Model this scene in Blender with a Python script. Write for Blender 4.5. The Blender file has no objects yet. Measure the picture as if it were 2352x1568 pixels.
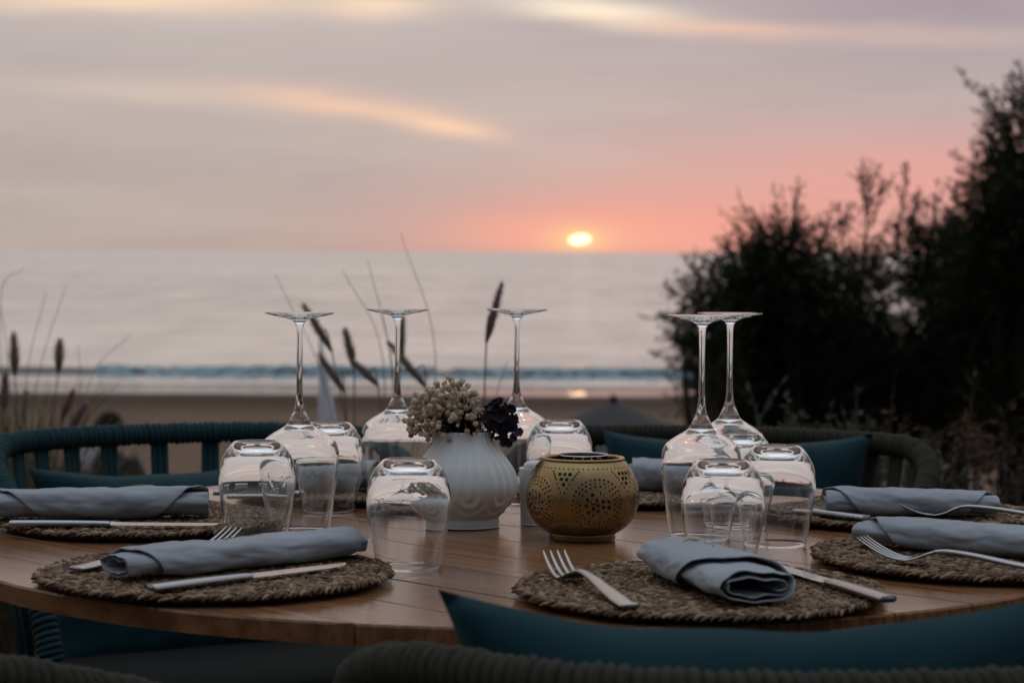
import bpy, bmesh, math, random
import numpy as np
from mathutils import Vector, Matrix, noise
from mathutils.geometry import delaunay_2d_cdt

random.seed(7)
rng = np.random.default_rng(7)
PI = math.pi
scene = bpy.context.scene
COL = scene.collection
TAU = 2 * PI

def lin(r, g, b):
    def f(c):
        c /= 255.0
        return c / 12.92 if c <= 0.04045 else ((c + 0.055) / 1.055) ** 2.4
    return (f(r), f(g), f(b), 1.0)

# ------------------------------------------------------------------ camera
F = 4704.0                       # focal length in photo units (frame 2352 wide)
CAMZ = 1.028
PITCH = math.atan(152 / F)       # downwards
ROLL = 0.0061
TILT = 54 / F                    # the table and its terrace lean this much against the sea horizon
_up = Vector((0, math.sin(PITCH), math.cos(PITCH)))
_fw = Vector((0, math.cos(PITCH), -math.sin(PITCH)))
_rx = Vector((1, 0, 0)) * math.cos(ROLL) + _up * math.sin(ROLL)
_uy = Vector((-1, 0, 0)) * math.sin(ROLL) + _up * math.cos(ROLL)
cam_d = bpy.data.cameras.new('camera')
cam = bpy.data.objects.new('camera', cam_d)
COL.objects.link(cam)
m = Matrix.Identity(4)
for i in range(3):
    m[i][0] = _rx[i]; m[i][1] = _uy[i]; m[i][2] = -_fw[i]
m[2][3] = CAMZ
cam.matrix_world = m
cam_d.sensor_width = 36
cam_d.lens = 36 * F / 2352
cam_d.clip_start = 0.05
cam_d.clip_end = 60000
cam_d.dof.use_dof = True
cam_d.dof.focus_distance = 2.08
cam_d.dof.aperture_fstop = 8.0
cam_d.dof.aperture_blades = 9
scene.camera = cam

def ray(px, py):
    u = (px - 1176) / F; v = (784 - py) / F
    return _fw + _rx * u + _uy * v
def P(px, py, z=0.75):           # point of the photo on a horizontal plane
    d = ray(px, py); t = (z - CAMZ) / d.z
    return Vector((d.x * t, d.y * t, z))
def Q(px, py, dist):             # point of the photo at a given distance
    d = ray(px, py); t = dist / d.y
    return Vector((d.x * t, dist, CAMZ + d.z * t))

# ------------------------------------------------------------------ node helpers
class NT:
    def __init__(s, tree): s.t = tree; s.n = tree.nodes; s.l = tree.links
    def put(s, sock, v):
        if isinstance(v, bpy.types.NodeSocket): s.l.new(v, sock)
        elif v is not None: sock.default_value = v
    def node(s, typ, **kw):
        n = s.n.new(typ)
        for k, v in kw.items(): setattr(n, k, v)
        return n
    def m(s, op, a, b=None, c=None, clamp=False):
        n = s.n.new('ShaderNodeMath'); n.operation = op; n.use_clamp = clamp
        s.put(n.inputs[0], a)
        if b is not None: s.put(n.inputs[1], b)
        if c is not None: s.put(n.inputs[2], c)
        return n.outputs[0]
    def mix(s, f, a, b):
        n = s.n.new('ShaderNodeMix'); n.data_type = 'RGBA'; n.clamp_factor = True
        s.put(n.inputs[0], f); s.put(n.inputs[6], a); s.put(n.inputs[7], b)
        return n.outputs[2]
    def gauss(s, x, c, w):
        q = s.m('DIVIDE', s.m('SUBTRACT', x, c), w)
        return s.m('MULTIPLY', q, q)
    def exp_neg(s, x): return s.m('EXPONENT', s.m('MULTIPLY', x, -1.0))
    def ramp(s, f, stops):
        n = s.n.new('ShaderNodeValToRGB'); e = n.color_ramp.elements
        while len(e) < len(stops): e.new(0.5)
        for k, (p, c) in enumerate(stops):
            e[k].position = p; e[k].color = c if len(c) == 4 else (*c, 1)
        s.put(n.inputs[0], f)
        return n.outputs[0]
    def noise(s, vec, scale, detail=3, rough=0.55, dist=0.0):
        n = s.n.new('ShaderNodeTexNoise')
        if vec is not None: s.put(n.inputs['Vector'], vec)
        n.inputs['Scale'].default_value = scale; n.inputs['Detail'].default_value = detail
        n.inputs['Roughness'].default_value = rough; n.inputs['Distortion'].default_value = dist
        return n.outputs[0]
    def mapping(s, vec, scale=(1, 1, 1), rot=(0, 0, 0)):
        n = s.n.new('ShaderNodeMapping'); s.put(n.inputs[0], vec)
        n.inputs['Scale'].default_value = scale; n.inputs['Rotation'].default_value = rot
        return n.outputs[0]
    def bump(s, h, strength, dist):
        n = s.n.new('ShaderNodeBump'); s.put(n.inputs['Height'], h)
        n.inputs['Strength'].default_value = strength; n.inputs['Distance'].default_value = dist
        return n.outputs[0]

# ------------------------------------------------------------------ sky
SUN_AZ = (1330 - 1176) / F
SUN_EL = (578 - 549) / F
world = bpy.data.worlds.new("World")
scene.world = world
world.use_nodes = True
w = NT(world.node_tree); w.n.clear()
tc = w.node('ShaderNodeTexCoord')
sep = w.node('ShaderNodeSeparateXYZ'); w.l.new(tc.outputs['Generated'], sep.inputs[0])
dx, dy, dz = sep.outputs
st, ct = math.sin(TILT), math.cos(TILT)
lz = w.m('SUBTRACT', w.m('MULTIPLY', dz, ct), w.m('MULTIPLY', dy, st))
ly = w.m('ADD', w.m('MULTIPLY', dy, ct), w.m('MULTIPLY', dz, st))
el = w.m('ARCSINE', lz)
az = w.m('ARCTAN2', dx, ly)
comb = w.node('ShaderNodeCombineXYZ')
w.put(comb.inputs[0], w.m('MULTIPLY', az, 9.0)); w.put(comb.inputs[1], w.m('MULTIPLY', el, 55.0))
wn = w.noise(comb.outputs[0], 1.0, 4, 0.55)
warp = w.m('MULTIPLY', w.m('SUBTRACT', wn, 0.5), 0.012)
elw = w.m('ADD', el, warp)
comb2 = w.node('ShaderNodeCombineXYZ')
w.put(comb2.inputs[0], w.m('MULTIPLY', az, 4.0)); w.put(comb2.inputs[1], w.m('MULTIPLY', el, 30.0)); comb2.inputs[2].default_value = 3.7
cn = w.noise(comb2.outputs[0], 1.0, 5, 0.6)
e1 = w.m('DIVIDE', el, PI / 2)
west = w.ramp(e1, [(0.0, lin(184, 168, 161)), (0.030, lin(198, 185, 179)), (0.075, lin(201, 191, 188)),
                   (0.11, lin(200, 187, 184)), (0.25, lin(220, 201, 193)), (0.55, (0.84, 0.94, 1.06, 1)), (1.0, (1.0, 1.2, 1.40, 1))])
east = w.ramp(e1, [(0.0, lin(40, 46, 58)), (0.12, lin(48, 57, 72)), (0.45, lin(92, 108, 128)), (1.0, (1.0, 1.2, 1.40, 1))])
facew = w.m('ADD', w.m('MULTIPLY', w.m('COSINE', az), 0.5), 0.5)
col = w.mix(facew, east, west)
# left of the sun the veil is a duller grey, right of it mauve
lf = w.exp_neg(w.m('ADD', w.gauss(az, -0.32, 0.25), w.gauss(el, 0.0, 0.09)))
col = w.mix(w.m('MULTIPLY', lf, 0.55), col, lin(180, 173, 163))
mv = w.exp_neg(w.m('ADD', w.gauss(az, 0.22, 0.16), w.gauss(elw, 0.115, 0.035)))
col = w.mix(w.m('MULTIPLY', mv, 0.85), col, lin(166, 152, 163))
bandm = w.exp_neg(w.m('ADD', w.gauss(az, -0.02, 0.22), w.gauss(elw, 0.086, 0.016)))
col = w.mix(w.m('MULTIPLY', bandm, 0.5), col, lin(186, 172, 174))
# soft cloud mottling
col = w.mix(w.m('MULTIPLY', w.m('SUBTRACT', cn, 0.42, clamp=True), 1.7), col, lin(170, 159, 166))
# the pink afterglow along the horizon
def glow(c, a0, e0, sa, se, colr, k, ev=el):
    g = w.exp_neg(w.m('ADD', w.gauss(az, a0, sa), w.gauss(ev, e0, se)))
    return w.mix(w.m('MULTIPLY', g, k), c, colr)
cn3 = w.noise(comb.outputs[0], 0.55, 5, 0.62)
col = w.mix(w.m('MULTIPLY', w.m('SUBTRACT', cn3, 0.50, clamp=True), 1.0), col, lin(222, 206, 198))
col = glow(col, 0.13, 0.000, 0.135, 0.046, lin(228, 168, 160), 0.72)
col = glow(col, 0.21, 0.034, 0.13, 0.026, lin(238, 166, 158), 0.75, elw)
col = glow(col, 0.065, 0.010, 0.095, 0.018, lin(247, 166, 151), 0.8)
col = glow(col, SUN_AZ, 0.007, 0.055, 0.011, lin(252, 178, 156), 0.75)
col = glow(col, 0.05, -0.003, 0.25, 0.0045, lin(200, 156, 148), 0.35)
# lit streaks of high cloud
def streak(c, a0, e0, sa, se, slope, colr, k):
    v = w.m('SUBTRACT', w.m('SUBTRACT', elw, e0), w.m('MULTIPLY', w.m('SUBTRACT', az, a0), slope))
    g = w.exp_neg(w.m('ADD', w.gauss(az, a0, sa), w.gauss(v, 0.0, se)))
    return w.mix(w.m('MULTIPLY', g, k), c, colr)
cream = lin(255, 224, 196); peach = lin(255, 208, 178)
col = streak(col, -0.033, 0.0605, 0.024, 0.0050, -0.16, lin(255, 214, 184), 1.0)
col = streak(col, -0.085, 0.0705, 0.050, 0.0058, -0.10, peach, 0.75)
col = streak(col, -0.170, 0.0750, 0.060, 0.0045, -0.03, lin(226, 204, 188), 0.55)
col = streak(col, 0.040, 0.1165, 0.042, 0.0060, -0.10, (1.05, 0.90, 0.70, 1), 1.0)
col = streak(col, 0.100, 0.1085, 0.050, 0.0030, -0.06, peach, 0.65)
col = streak(col, 0.190, 0.1030, 0.080, 0.0050, -0.02, lin(216, 190, 182), 0.60)
col = streak(col, -0.180, 0.1185, 0.090, 0.0070, 0.01, cream, 0.95)
col = streak(col, -0.066, 0.1190, 0.026, 0.0070, 0.02, cream, 0.95)
col = streak(col, 0.05, 0.16, 0.30, 0.012, 0.03, lin(235, 214, 204), 0.6)
# the sun itself, sunk into the haze
sl = w.m('SUBTRACT', w.m('SUBTRACT', el, SUN_EL), w.m('MULTIPLY', w.m('SUBTRACT', az, SUN_AZ), 0.08))
sd = w.m('SQRT', w.m('ADD', w.gauss(az, SUN_AZ, 0.0058), w.gauss(sl, 0.0, 0.0028)))
halo = w.exp_neg(w.m('ADD', w.gauss(az, SUN_AZ, 0.017), w.gauss(el, SUN_EL, 0.0075)))
col = w.mix(w.m('MULTIPLY', halo, 0.75), col, lin(255, 205, 150))
halo2 = w.exp_neg(w.m('ADD', w.gauss(az, SUN_AZ, 0.0085), w.gauss(el, SUN_EL, 0.0045)))
col = w.mix(w.m('MULTIPLY', halo2, 0.8), col, lin(255, 222, 160))
disc = w.m('SUBTRACT', 1.0, w.m('DIVIDE', w.m('SUBTRACT', sd, 0.75), 0.3, clamp=True))
col = w.mix(disc, col, (2.4, 2.0, 1.15, 1))
sky = w.node('ShaderNodeTexSky', sky_type='NISHITA')
sky.sun_disc = False
sky.sun_elevation = SUN_EL + TILT
sky.sun_rotation = SUN_AZ
bg = w.node('ShaderNodeBackground'); w.put(bg.inputs[0], col); bg.inputs[1].default_value = 1.0
bg2 = w.node('ShaderNodeBackground'); w.put(bg2.inputs[0], sky.outputs[0]); bg2.inputs[1].default_value = 0.05
add = w.node('ShaderNodeMixShader'); add.inputs[0].default_value = 0.06
w.l.new(bg.outputs[0], add.inputs[1]); w.l.new(bg2.outputs[0], add.inputs[2])
wo = w.node('ShaderNodeOutputWorld'); w.l.new(add.outputs[0], wo.inputs[0])

sun_d = bpy.data.lights.new('sun', 'SUN'); sun_d.energy = 0.0008; sun_d.angle = math.radians(0.5); sun_d.color = (1, 0.6, 0.32)
sun = bpy.data.objects.new('sun', sun_d); COL.objects.link(sun)
_e = SUN_EL + TILT
sun.rotation_euler = Vector((math.sin(SUN_AZ) * math.cos(_e), math.cos(SUN_AZ) * math.cos(_e), math.sin(_e))).to_track_quat('Z', 'Y').to_euler()
sun.location = (0, 30, 6)

vs = scene.view_settings
vs.view_transform = 'Standard'; vs.look = 'None'; vs.exposure = 0.0; vs.gamma = 1.0; vs.use_curve_mapping = False
cy = scene.cycles
cy.max_bounces = 24; cy.transmission_bounces = 20; cy.glossy_bounces = 8; cy.diffuse_bounces = 3
cy.sample_clamp_indirect = 3.0; cy.use_denoising = True

# ------------------------------------------------------------------ materials
def mat(name): 
    mt = bpy.data.materials.new(name); mt.use_nodes = True
    t = NT(mt.node_tree); b = t.n['Principled BSDF']
    return mt, t, b
def objco(t): return t.node('ShaderNodeTexCoord').outputs['Object']
def simple(name, c, rough=0.7, metal=0.0, var=0.25, scale=40, bump=0.0, bdist=0.002, spec=0.5, c2=None):
    mt, t, b = mat(name)
    n = t.noise(objco(t), scale, 4)
    c2 = c2 or tuple(max(0, x * (1 - var)) for x in c[:3])
    t.put(b.inputs['Base Color'], t.mix(n, (*c2[:3], 1), (*c[:3], 1)))
    b.inputs['Roughness'].default_value = rough; b.inputs['Metallic'].default_value = metal
    b.inputs['Specular IOR Level'].default_value = spec
    if bump: t.put(b.inputs['Normal'], t.bump(t.noise(objco(t), scale * 3, 4), bump, bdist))
    return mt

def glass_mat():
    mt, t, b = mat('clear_glass')
    t.n.remove(b)
    g = t.node('ShaderNodeBsdfGlass'); g.inputs['IOR'].default_value = 1.5; g.inputs['Roughness'].default_value = 0.0
    g.inputs['Color'].default_value = (0.985, 0.99, 0.99, 1)
    t.l.new(g.outputs[0], t.n['Material Output'].inputs[0])
    return mt
GLASS = glass_mat()

def wood_mat():
    mt, t, b = mat('oiled_teak')
    co = objco(t)
    oi = t.node('ShaderNodeObjectInfo')
    rnd = oi.outputs['Random']
    sh = t.node('ShaderNodeVectorMath', operation='ADD'); t.put(sh.inputs[0], co)
    cb = t.node('ShaderNodeCombineXYZ'); t.put(cb.inputs[0], t.m('MULTIPLY', rnd, 37.0)); t.put(cb.inputs[1], t.m('MULTIPLY', rnd, 11.0))
    t.put(sh.inputs[1], cb.outputs[0])
    v = sh.outputs[0]
    g1 = t.noise(t.mapping(v, (1.6, 55, 20)), 2.2, 5, 0.65, 0.6)
    g2 = t.noise(t.mapping(v, (6, 260, 60)), 2.0, 4, 0.7)
    g3 = t.noise(t.mapping(v, (2.0, 6, 2)), 1.4, 3)
    c = t.ramp(g1, [(0.34, (0.10, 0.033, 0.010)), (0.5, (0.31, 0.120, 0.040)), (0.66, (0.50, 0.22, 0.082))])
    c = t.mix(t.m('MULTIPLY', g2, 0.55), c, (0.10, 0.047, 0.022, 1))
    c = t.mix(t.m('MULTIPLY', g3, 0.35), c, (0.26, 0.15, 0.085, 1))
    c = t.mix(t.m('MULTIPLY', rnd, 0.4), c, (0.17, 0.08, 0.038, 1))
    t.put(b.inputs['Base Color'], c)
    t.put(b.inputs['Roughness'], t.m('ADD', 0.06, t.m('MULTIPLY', g1, 0.22)))
    b.inputs['Specular IOR Level'].default_value = 0.5
    h = t.m('ADD', t.m('MULTIPLY', g2, 0.5), t.m('MULTIPLY', t.noise(v, 14, 3), 0.8))
    t.put(b.inputs['Normal'], t.bump(h, 0.22, 0.0012))
    return mt
WOOD = wood_mat()
DARKWOOD = simple('dark_wood', (0.03, 0.018, 0.01), 0.6)

def weave_mat():
    mt, t, b = mat('dried_seagrass')
    gm = t.node('ShaderNodeNewGeometry')
    r = gm.outputs['Random Per Island']
    c = t.ramp(r, [(0.0, (0.04, 0.020, 0.009)), (0.4, (0.13, 0.070, 0.032)), (0.75, (0.26, 0.155, 0.080)), (1.0, (0.44, 0.31, 0.19))])
    n = t.noise(objco(t), 900, 3)
    c = t.mix(t.m('MULTIPLY', n, 0.5), c, (0.06, 0.035, 0.018, 1))
    t.put(b.inputs['Base Color'], c); b.inputs['Roughness'].default_value = 0.65
    b.inputs['Specular IOR Level'].default_value = 0.25
    t.put(b.inputs['Normal'], t.bump(t.noise(objco(t), 700, 2), 0.4, 0.0008))
    return mt
WEAVE = weave_mat()

def fabric(name, c, scale, rough=0.9, spec=0.15, sheen=0.04, bs=0.35):
    mt, t, b = mat(name)
    co = objco(t)
    n = t.noise(co, 9, 4)
    wv = t.node('ShaderNodeTexWave'); t.put(wv.inputs[0], co); wv.inputs['Scale'].default_value = scale; wv.inputs['Distortion'].default_value = 1.0
    wv2 = t.node('ShaderNodeTexWave', bands_direction='Y'); t.put(wv2.inputs[0], co); wv2.inputs['Scale'].default_value = scale; wv2.inputs['Distortion'].default_value = 1.0
    fine = t.noise(co, scale * 3, 3)
    dk = tuple(x * 0.60 for x in c)
    cc = t.mix(n, (*dk, 1), (*c, 1))
    cc = t.mix(t.m('MULTIPLY', fine, 0.5), cc, (*tuple(x * 0.55 for x in c), 1))
    t.put(b.inputs['Base Color'], cc)
    b.inputs['Roughness'].default_value = rough; b.inputs['Specular IOR Level'].default_value = spec
    b.inputs['Sheen Weight'].default_value = sheen
    h = t.m('ADD', t.m('MULTIPLY', wv.outputs['Fac'], 0.5), t.m('MULTIPLY', wv2.outputs['Fac'], 0.5))
    h = t.m('ADD', h, fine)
    t.put(b.inputs['Normal'], t.bump(h, bs, 0.0006))
    return mt
NAPKIN = fabric('grey_linen', (0.445, 0.475, 0.51), 320, bs=0.35, sheen=0.1)
TEAL = fabric('teal_cushion_fabric', (0.012, 0.052, 0.064), 180)
OLIVE_SEAT = fabric('olive_seat_fabric', (0.014, 0.017, 0.013), 180)
ROPE_TEAL = simple('teal_rope', (0.026, 0.072, 0.080), 0.85, scale=160, var=0.6, bump=0.5, bdist=0.001, spec=0.2)
ROPE_OLIVE = simple('olive_rope', (0.050, 0.046, 0.032), 0.85, scale=160, var=0.6, bump=0.5, bdist=0.001, spec=0.2)
METAL_DARK = simple('dark_metal', (0.02, 0.022, 0.022), 0.5, 0.3)
STEEL = simple('brushed_steel', (0.40, 0.40, 0.40), 0.20, 1.0, var=0.12, scale=60, bump=0.05, bdist=0.0002)
BLADE = simple('polished_steel', (0.46, 0.46, 0.46), 0.14, 1.0, var=0.08, scale=30)
CERAMIC = simple('white_stoneware', (0.78, 0.80, 0.76), 0.50, var=0.10, scale=25, bump=0.12, bdist=0.0006, c2=(0.64, 0.66, 0.62))
POT = simple('white_porcelain', (0.66, 0.67, 0.66), 0.35, var=0.06)
def brass_mat():
    mt, t, b = mat('aged_brass')
    co = objco(t)
    n = t.noise(co, 60, 5); n2 = t.noise(t.mapping(co, (6, 6, 60)), 6, 4)
    c = t.mix(n, (0.30, 0.20, 0.085, 1), (0.46, 0.34, 0.16, 1))
    c = t.mix(t.m('MULTIPLY', n2, 0.5), c, (0.25, 0.16, 0.07, 1))
    t.put(b.inputs['Base Color'], c); b.inputs['Metallic'].default_value = 0.92
    t.put(b.inputs['Roughness'], t.m('ADD', 0.20, t.m('MULTIPLY', n, 0.18)))
    t.put(b.inputs['Normal'], t.bump(n2, 0.12, 0.0006))
    return mt
BRASS = brass_mat()
def add_translucent(mt, c, f):
    t = NT(mt.node_tree); b = t.n['Principled BSDF']
    tr = t.node('ShaderNodeBsdfTranslucent')
    if isinstance(c, tuple): tr.inputs[0].default_value = c
    else: t.put(tr.inputs[0], c)
    ms = t.node('ShaderNodeMixShader'); ms.inputs[0].default_value = f
    t.l.new(b.outputs[0], ms.inputs[1]); t.l.new(tr.outputs[0], ms.inputs[2]); t.l.new(ms.outputs[0], t.n['Material Output'].inputs[0])
def island_mat(name, stops, rough=0.8, trans=0.0):
    mt, t, b = mat(name)
    oi = t.node('ShaderNodeObjectInfo')
    n = t.noise(objco(t), 500, 3)
    c = t.ramp(oi.outputs['Random'], stops)
    c = t.mix(t.m('MULTIPLY', n, 0.22), c, (*[x * 0.5 for x in stops[0][1][:3]], 1))
    t.put(b.inputs['Base Color'], c); b.inputs['Roughness'].default_value = rough
    b.inputs['Specular IOR Level'].default_value = 0.2
    if trans: add_translucent(mt, c, trans)
    return mt
BLOSSOM = island_mat('dried_cream_blossom', [(0, (0.66, 0.46, 0.29)), (0.3, (0.86, 0.72, 0.54)), (1, (0.96, 0.91, 0.81))], trans=0.5)
PETAL = island_mat('dark_purple_petal', [(0, (0.016, 0.011, 0.020)), (1, (0.055, 0.038, 0.062))], 0.6)
STEM = simple('dry_brown_stem', (0.10, 0.055, 0.028), 0.8)
YELLOW = simple('yellow_thread', (0.62, 0.42, 0.02), 0.7, scale=900)
GREYTHREAD = simple('grey_thread', (0.20, 0.23, 0.29), 0.8, scale=900)
def foliage_mat(name, a, bb, tl=0.2):
    mt, t, b = mat(name)
    gm = t.node('ShaderNodeNewGeometry')
    c = t.mix(gm.outputs['Random Per Island'], (*a, 1), (*bb, 1))
    t.put(b.inputs['Base Color'], c); b.inputs['Roughness'].default_value = 0.75; b.inputs['Specular IOR Level'].default_value = 0.2
    tr = t.node('ShaderNodeBsdfTranslucent'); t.put(tr.inputs[0], c)
    ms = t.node('ShaderNodeMixShader'); ms.inputs[0].default_value = tl
    t.l.new(b.outputs[0], ms.inputs[1]); t.l.new(tr.outputs[0], ms.inputs[2])
    t.l.new(ms.outputs[0], t.n['Material Output'].inputs[0])
    return mt
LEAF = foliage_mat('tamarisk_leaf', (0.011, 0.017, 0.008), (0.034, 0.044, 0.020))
LEAF_GREY = foliage_mat('grey_green_leaf', (0.035, 0.042, 0.030), (0.11, 0.12, 0.090))
LEAF_BROWN = foliage_mat('dry_brown_leaf', (0.035, 0.022, 0.014), (0.11, 0.072, 0.048))
GRASS = foliage_mat('dry_grass', (0.075, 0.068, 0.035), (0.25, 0.21, 0.12))
STALK = simple('dry_grass_stalk', (0.20, 0.16, 0.10), 0.7)
PLUME = foliage_mat('grass_plume', (0.28, 0.22, 0.18), (0.50, 0.41, 0.34), 0.5)
PLUME_PURPLE = foliage_mat('purple_grass_plume', (0.26, 0.165, 0.17), (0.46, 0.32, 0.33), 0.5)
BARK = simple('bark', (0.03, 0.022, 0.016), 0.9)
CANVAS_W = simple('white_canvas', (0.70, 0.72, 0.76), 0.8)
CANVAS_D = simple('dark_grey_canvas', (0.045, 0.044, 0.046), 0.9, scale=4)
SKIN = simple('skin', (0.30, 0.17, 0.11), 0.5)
HAIR = simple('black_hair', (0.006, 0.005, 0.005), 0.9, spec=0.1)
CLOTH_D = simple('dark_cloth', (0.008, 0.010, 0.012), 0.9)
TOWEL = simple('pale_towel', (0.42, 0.45, 0.50), 0.9)

# ------------------------------------------------------------------ mesh helpers
def mesh_from(name, verts, faces, material=None, smooth=True):
    me = bpy.data.meshes.new(name)
    me.from_pydata([tuple(v) for v in verts], [], faces)
    if smooth: me.polygons.foreach_set('use_smooth', [True] * len(me.polygons))
    if material: me.materials.append(material)
    me.update()
    return me
def obj(name, me, parent=None, **props):
    o = bpy.data.objects.new(name, me); COL.objects.link(o)
    if parent: o.parent = parent
    for k, v in props.items(): o[k] = v
    return o
def empty(name, loc=(0, 0, 0), rz=0.0, **props):
    o = bpy.data.objects.new(name, None); COL.objects.link(o)
    o.location = loc; o.rotation_euler = (0, 0, rz); o.empty_display_size = 0.05
    for k, v in props.items(): o[k] = v
    return o
def copy_tree(root):
    r = root.copy(); COL.objects.link(r)
    for ch in list(root.children):
        c = ch.copy(); COL.objects.link(c); c.parent = r
        for g in list(ch.children):
            d = g.copy(); COL.objects.link(d); d.parent = c
    return r

class MB:
    def __init__(s): s.v = []; s.f = []
    def add(s, v, f):
        b = len(s.v); s.v.extend([tuple(x) for x in v]); s.f.extend([tuple(i + b for i in q) for q in f])
    def mesh(s, name, material=None, smooth=True): return mesh_from(name, s.v, s.f, material, smooth)

def catmull(pts, n):
    pts = [np.array(p, float) for p in pts]
    ext = [2 * pts[0] - pts[1]] + pts + [2 * pts[-1] - pts[-2]]
    out = []
    for i in range(len(pts) - 1):
        p0, p1, p2, p3 = ext[i:i + 4]
        for k in range(n):
            t = k / n
            out.append(0.5 * ((2 * p1) + (-p0 + p2) * t + (2 * p0 - 5 * p1 + 4 * p2 - p3) * t * t + (-p0 + 3 * p1 - 3 * p2 + p3) * t ** 3))
    out.append(pts[-1])
    return out

def lathe(profile, seg=64, mod=None):
    v = []; f = []; rows = []
    for (r, z) in profile:
        if r < 1e-6:
            rows.append([len(v)]); v.append((0, 0, z))
        else:
            idx = []
            for k in range(seg):
                a = TAU * k / seg
                rr = r + (mod(a, z, r) if mod else 0)
                idx.append(len(v)); v.append((rr * math.cos(a), rr * math.sin(a), z))
            rows.append(idx)
    for a, b in zip(rows[:-1], rows[1:]):
        if len(a) == 1 and len(b) == 1: continue
        for k in range(seg):
            k2 = (k + 1) % seg
            if len(a) == 1: f.append((a[0], b[k2], b[k]))
            elif len(b) == 1: f.append((a[k], a[k2], b[0]))
            else: f.append((a[k], a[k2], b[k2], b[k]))
    return v, f

def tube(path, rad, sides=8, caps=True, flat=None):
    """sweep a round (or flattened) section along a path"""
    pts = [Vector(p) for p in path]; n = len(pts)
    tang = [(pts[min(i + 1, n - 1)] - pts[max(i - 1, 0)]).normalized() for i in range(n)]
    ref = Vector((0, 0, 1)) if abs(tang[0].z) < 0.9 else Vector((1, 0, 0))
    nrm = (ref - tang[0] * ref.dot(tang[0])).normalized()
    v = []; f = []
    for i in range(n):
        nrm = (nrm - tang[i] * nrm.dot(tang[i])).normalized()
        bn = tang[i].cross(nrm)
        r = rad(i / (n - 1)) if callable(rad) else rad
        for k in range(sides):
            a = TAU * k / sides
            sx = flat or 1.0
            v.append(pts[i] + nrm * (math.cos(a) * r * sx) + bn * (math.sin(a) * r))
    for i in range(n - 1):
        for k in range(sides):
            k2 = (k + 1) % sides
            f.append((i * sides + k, i * sides + k2, (i + 1) * sides + k2, (i + 1) * sides + k))
    if caps:
        f.append(tuple(range(sides))[::-1]); f.append(tuple((n - 1) * sides + k for k in range(sides)))
    return v, f

def box(x0, x1, y0, y1, z0, z1):
    v = [(x, y, z) for z in (z0, z1) for y in (y0, y1) for x in (x0, x1)]
    return v, [(0, 2, 3, 1), (4, 5, 7, 6), (0, 1, 5, 4), (2, 6, 7, 3), (0, 4, 6, 2), (1, 3, 7, 5)]

def quads_mesh(name, V, material):
    """V: (n,4,3) array of separate quads"""
    n = len(V); me = bpy.data.meshes.new(name)
    me.vertices.add(n * 4); me.vertices.foreach_set('co', V.reshape(-1).astype(np.float32))
    me.loops.add(n * 4); me.loops.foreach_set('vertex_index', np.arange(n * 4, dtype=np.int32))
    me.polygons.add(n); me.polygons.foreach_set('loop_start', np.arange(0, n * 4, 4, dtype=np.int32))
    me.polygons.foreach_set('loop_total', np.full(n, 4, dtype=np.int32))
    me.materials.append(material); me.update(calc_edges=True); me.validate()
    return me

# ------------------------------------------------------------------ setting: beach, sea
SEA = CAMZ - 4.0
def ground_level(y):
    ys = [-30, 4.2, 6, 9, 17, 40, 53.5, 61.3, 75]
    zs = [0, 0, -0.30, -0.62, -1.30, -2.43, -2.752, SEA - 0.004, SEA - 0.5]
    return float(np.interp(y, ys, zs))
def gz(x, y):
    b = 0.0
    if y > 4.5:
        b = 0.06 * noise.noise((x * 0.6, y * 0.6, 1.0)) + 0.03 * noise.noise((x * 2.1, y * 2.1, 5.0))
        b *= max(0.0, min(1.0, (52 - y) / 14)) * min(1.0, (y - 4.5) / 2)
    return ground_level(y) + b + TILT * y
ys = list(np.arange(-6, 4, 1.0)) + list(np.arange(4, 24, 0.25)) + list(np.arange(24, 76, 0.6))
xs = np.concatenate([np.linspace(-90, -12, 40), np.linspace(-11.7, 11.7, 80), np.linspace(12, 90, 40)])
gv = [(x, y, gz(x, y)) for y in ys for x in xs]
nx = len(xs)
gf = [(j * nx + i, j * nx + i + 1, (j + 1) * nx + i + 1, (j + 1) * nx + i) for j in range(len(ys) - 1) for i in range(nx - 1)]
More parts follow.
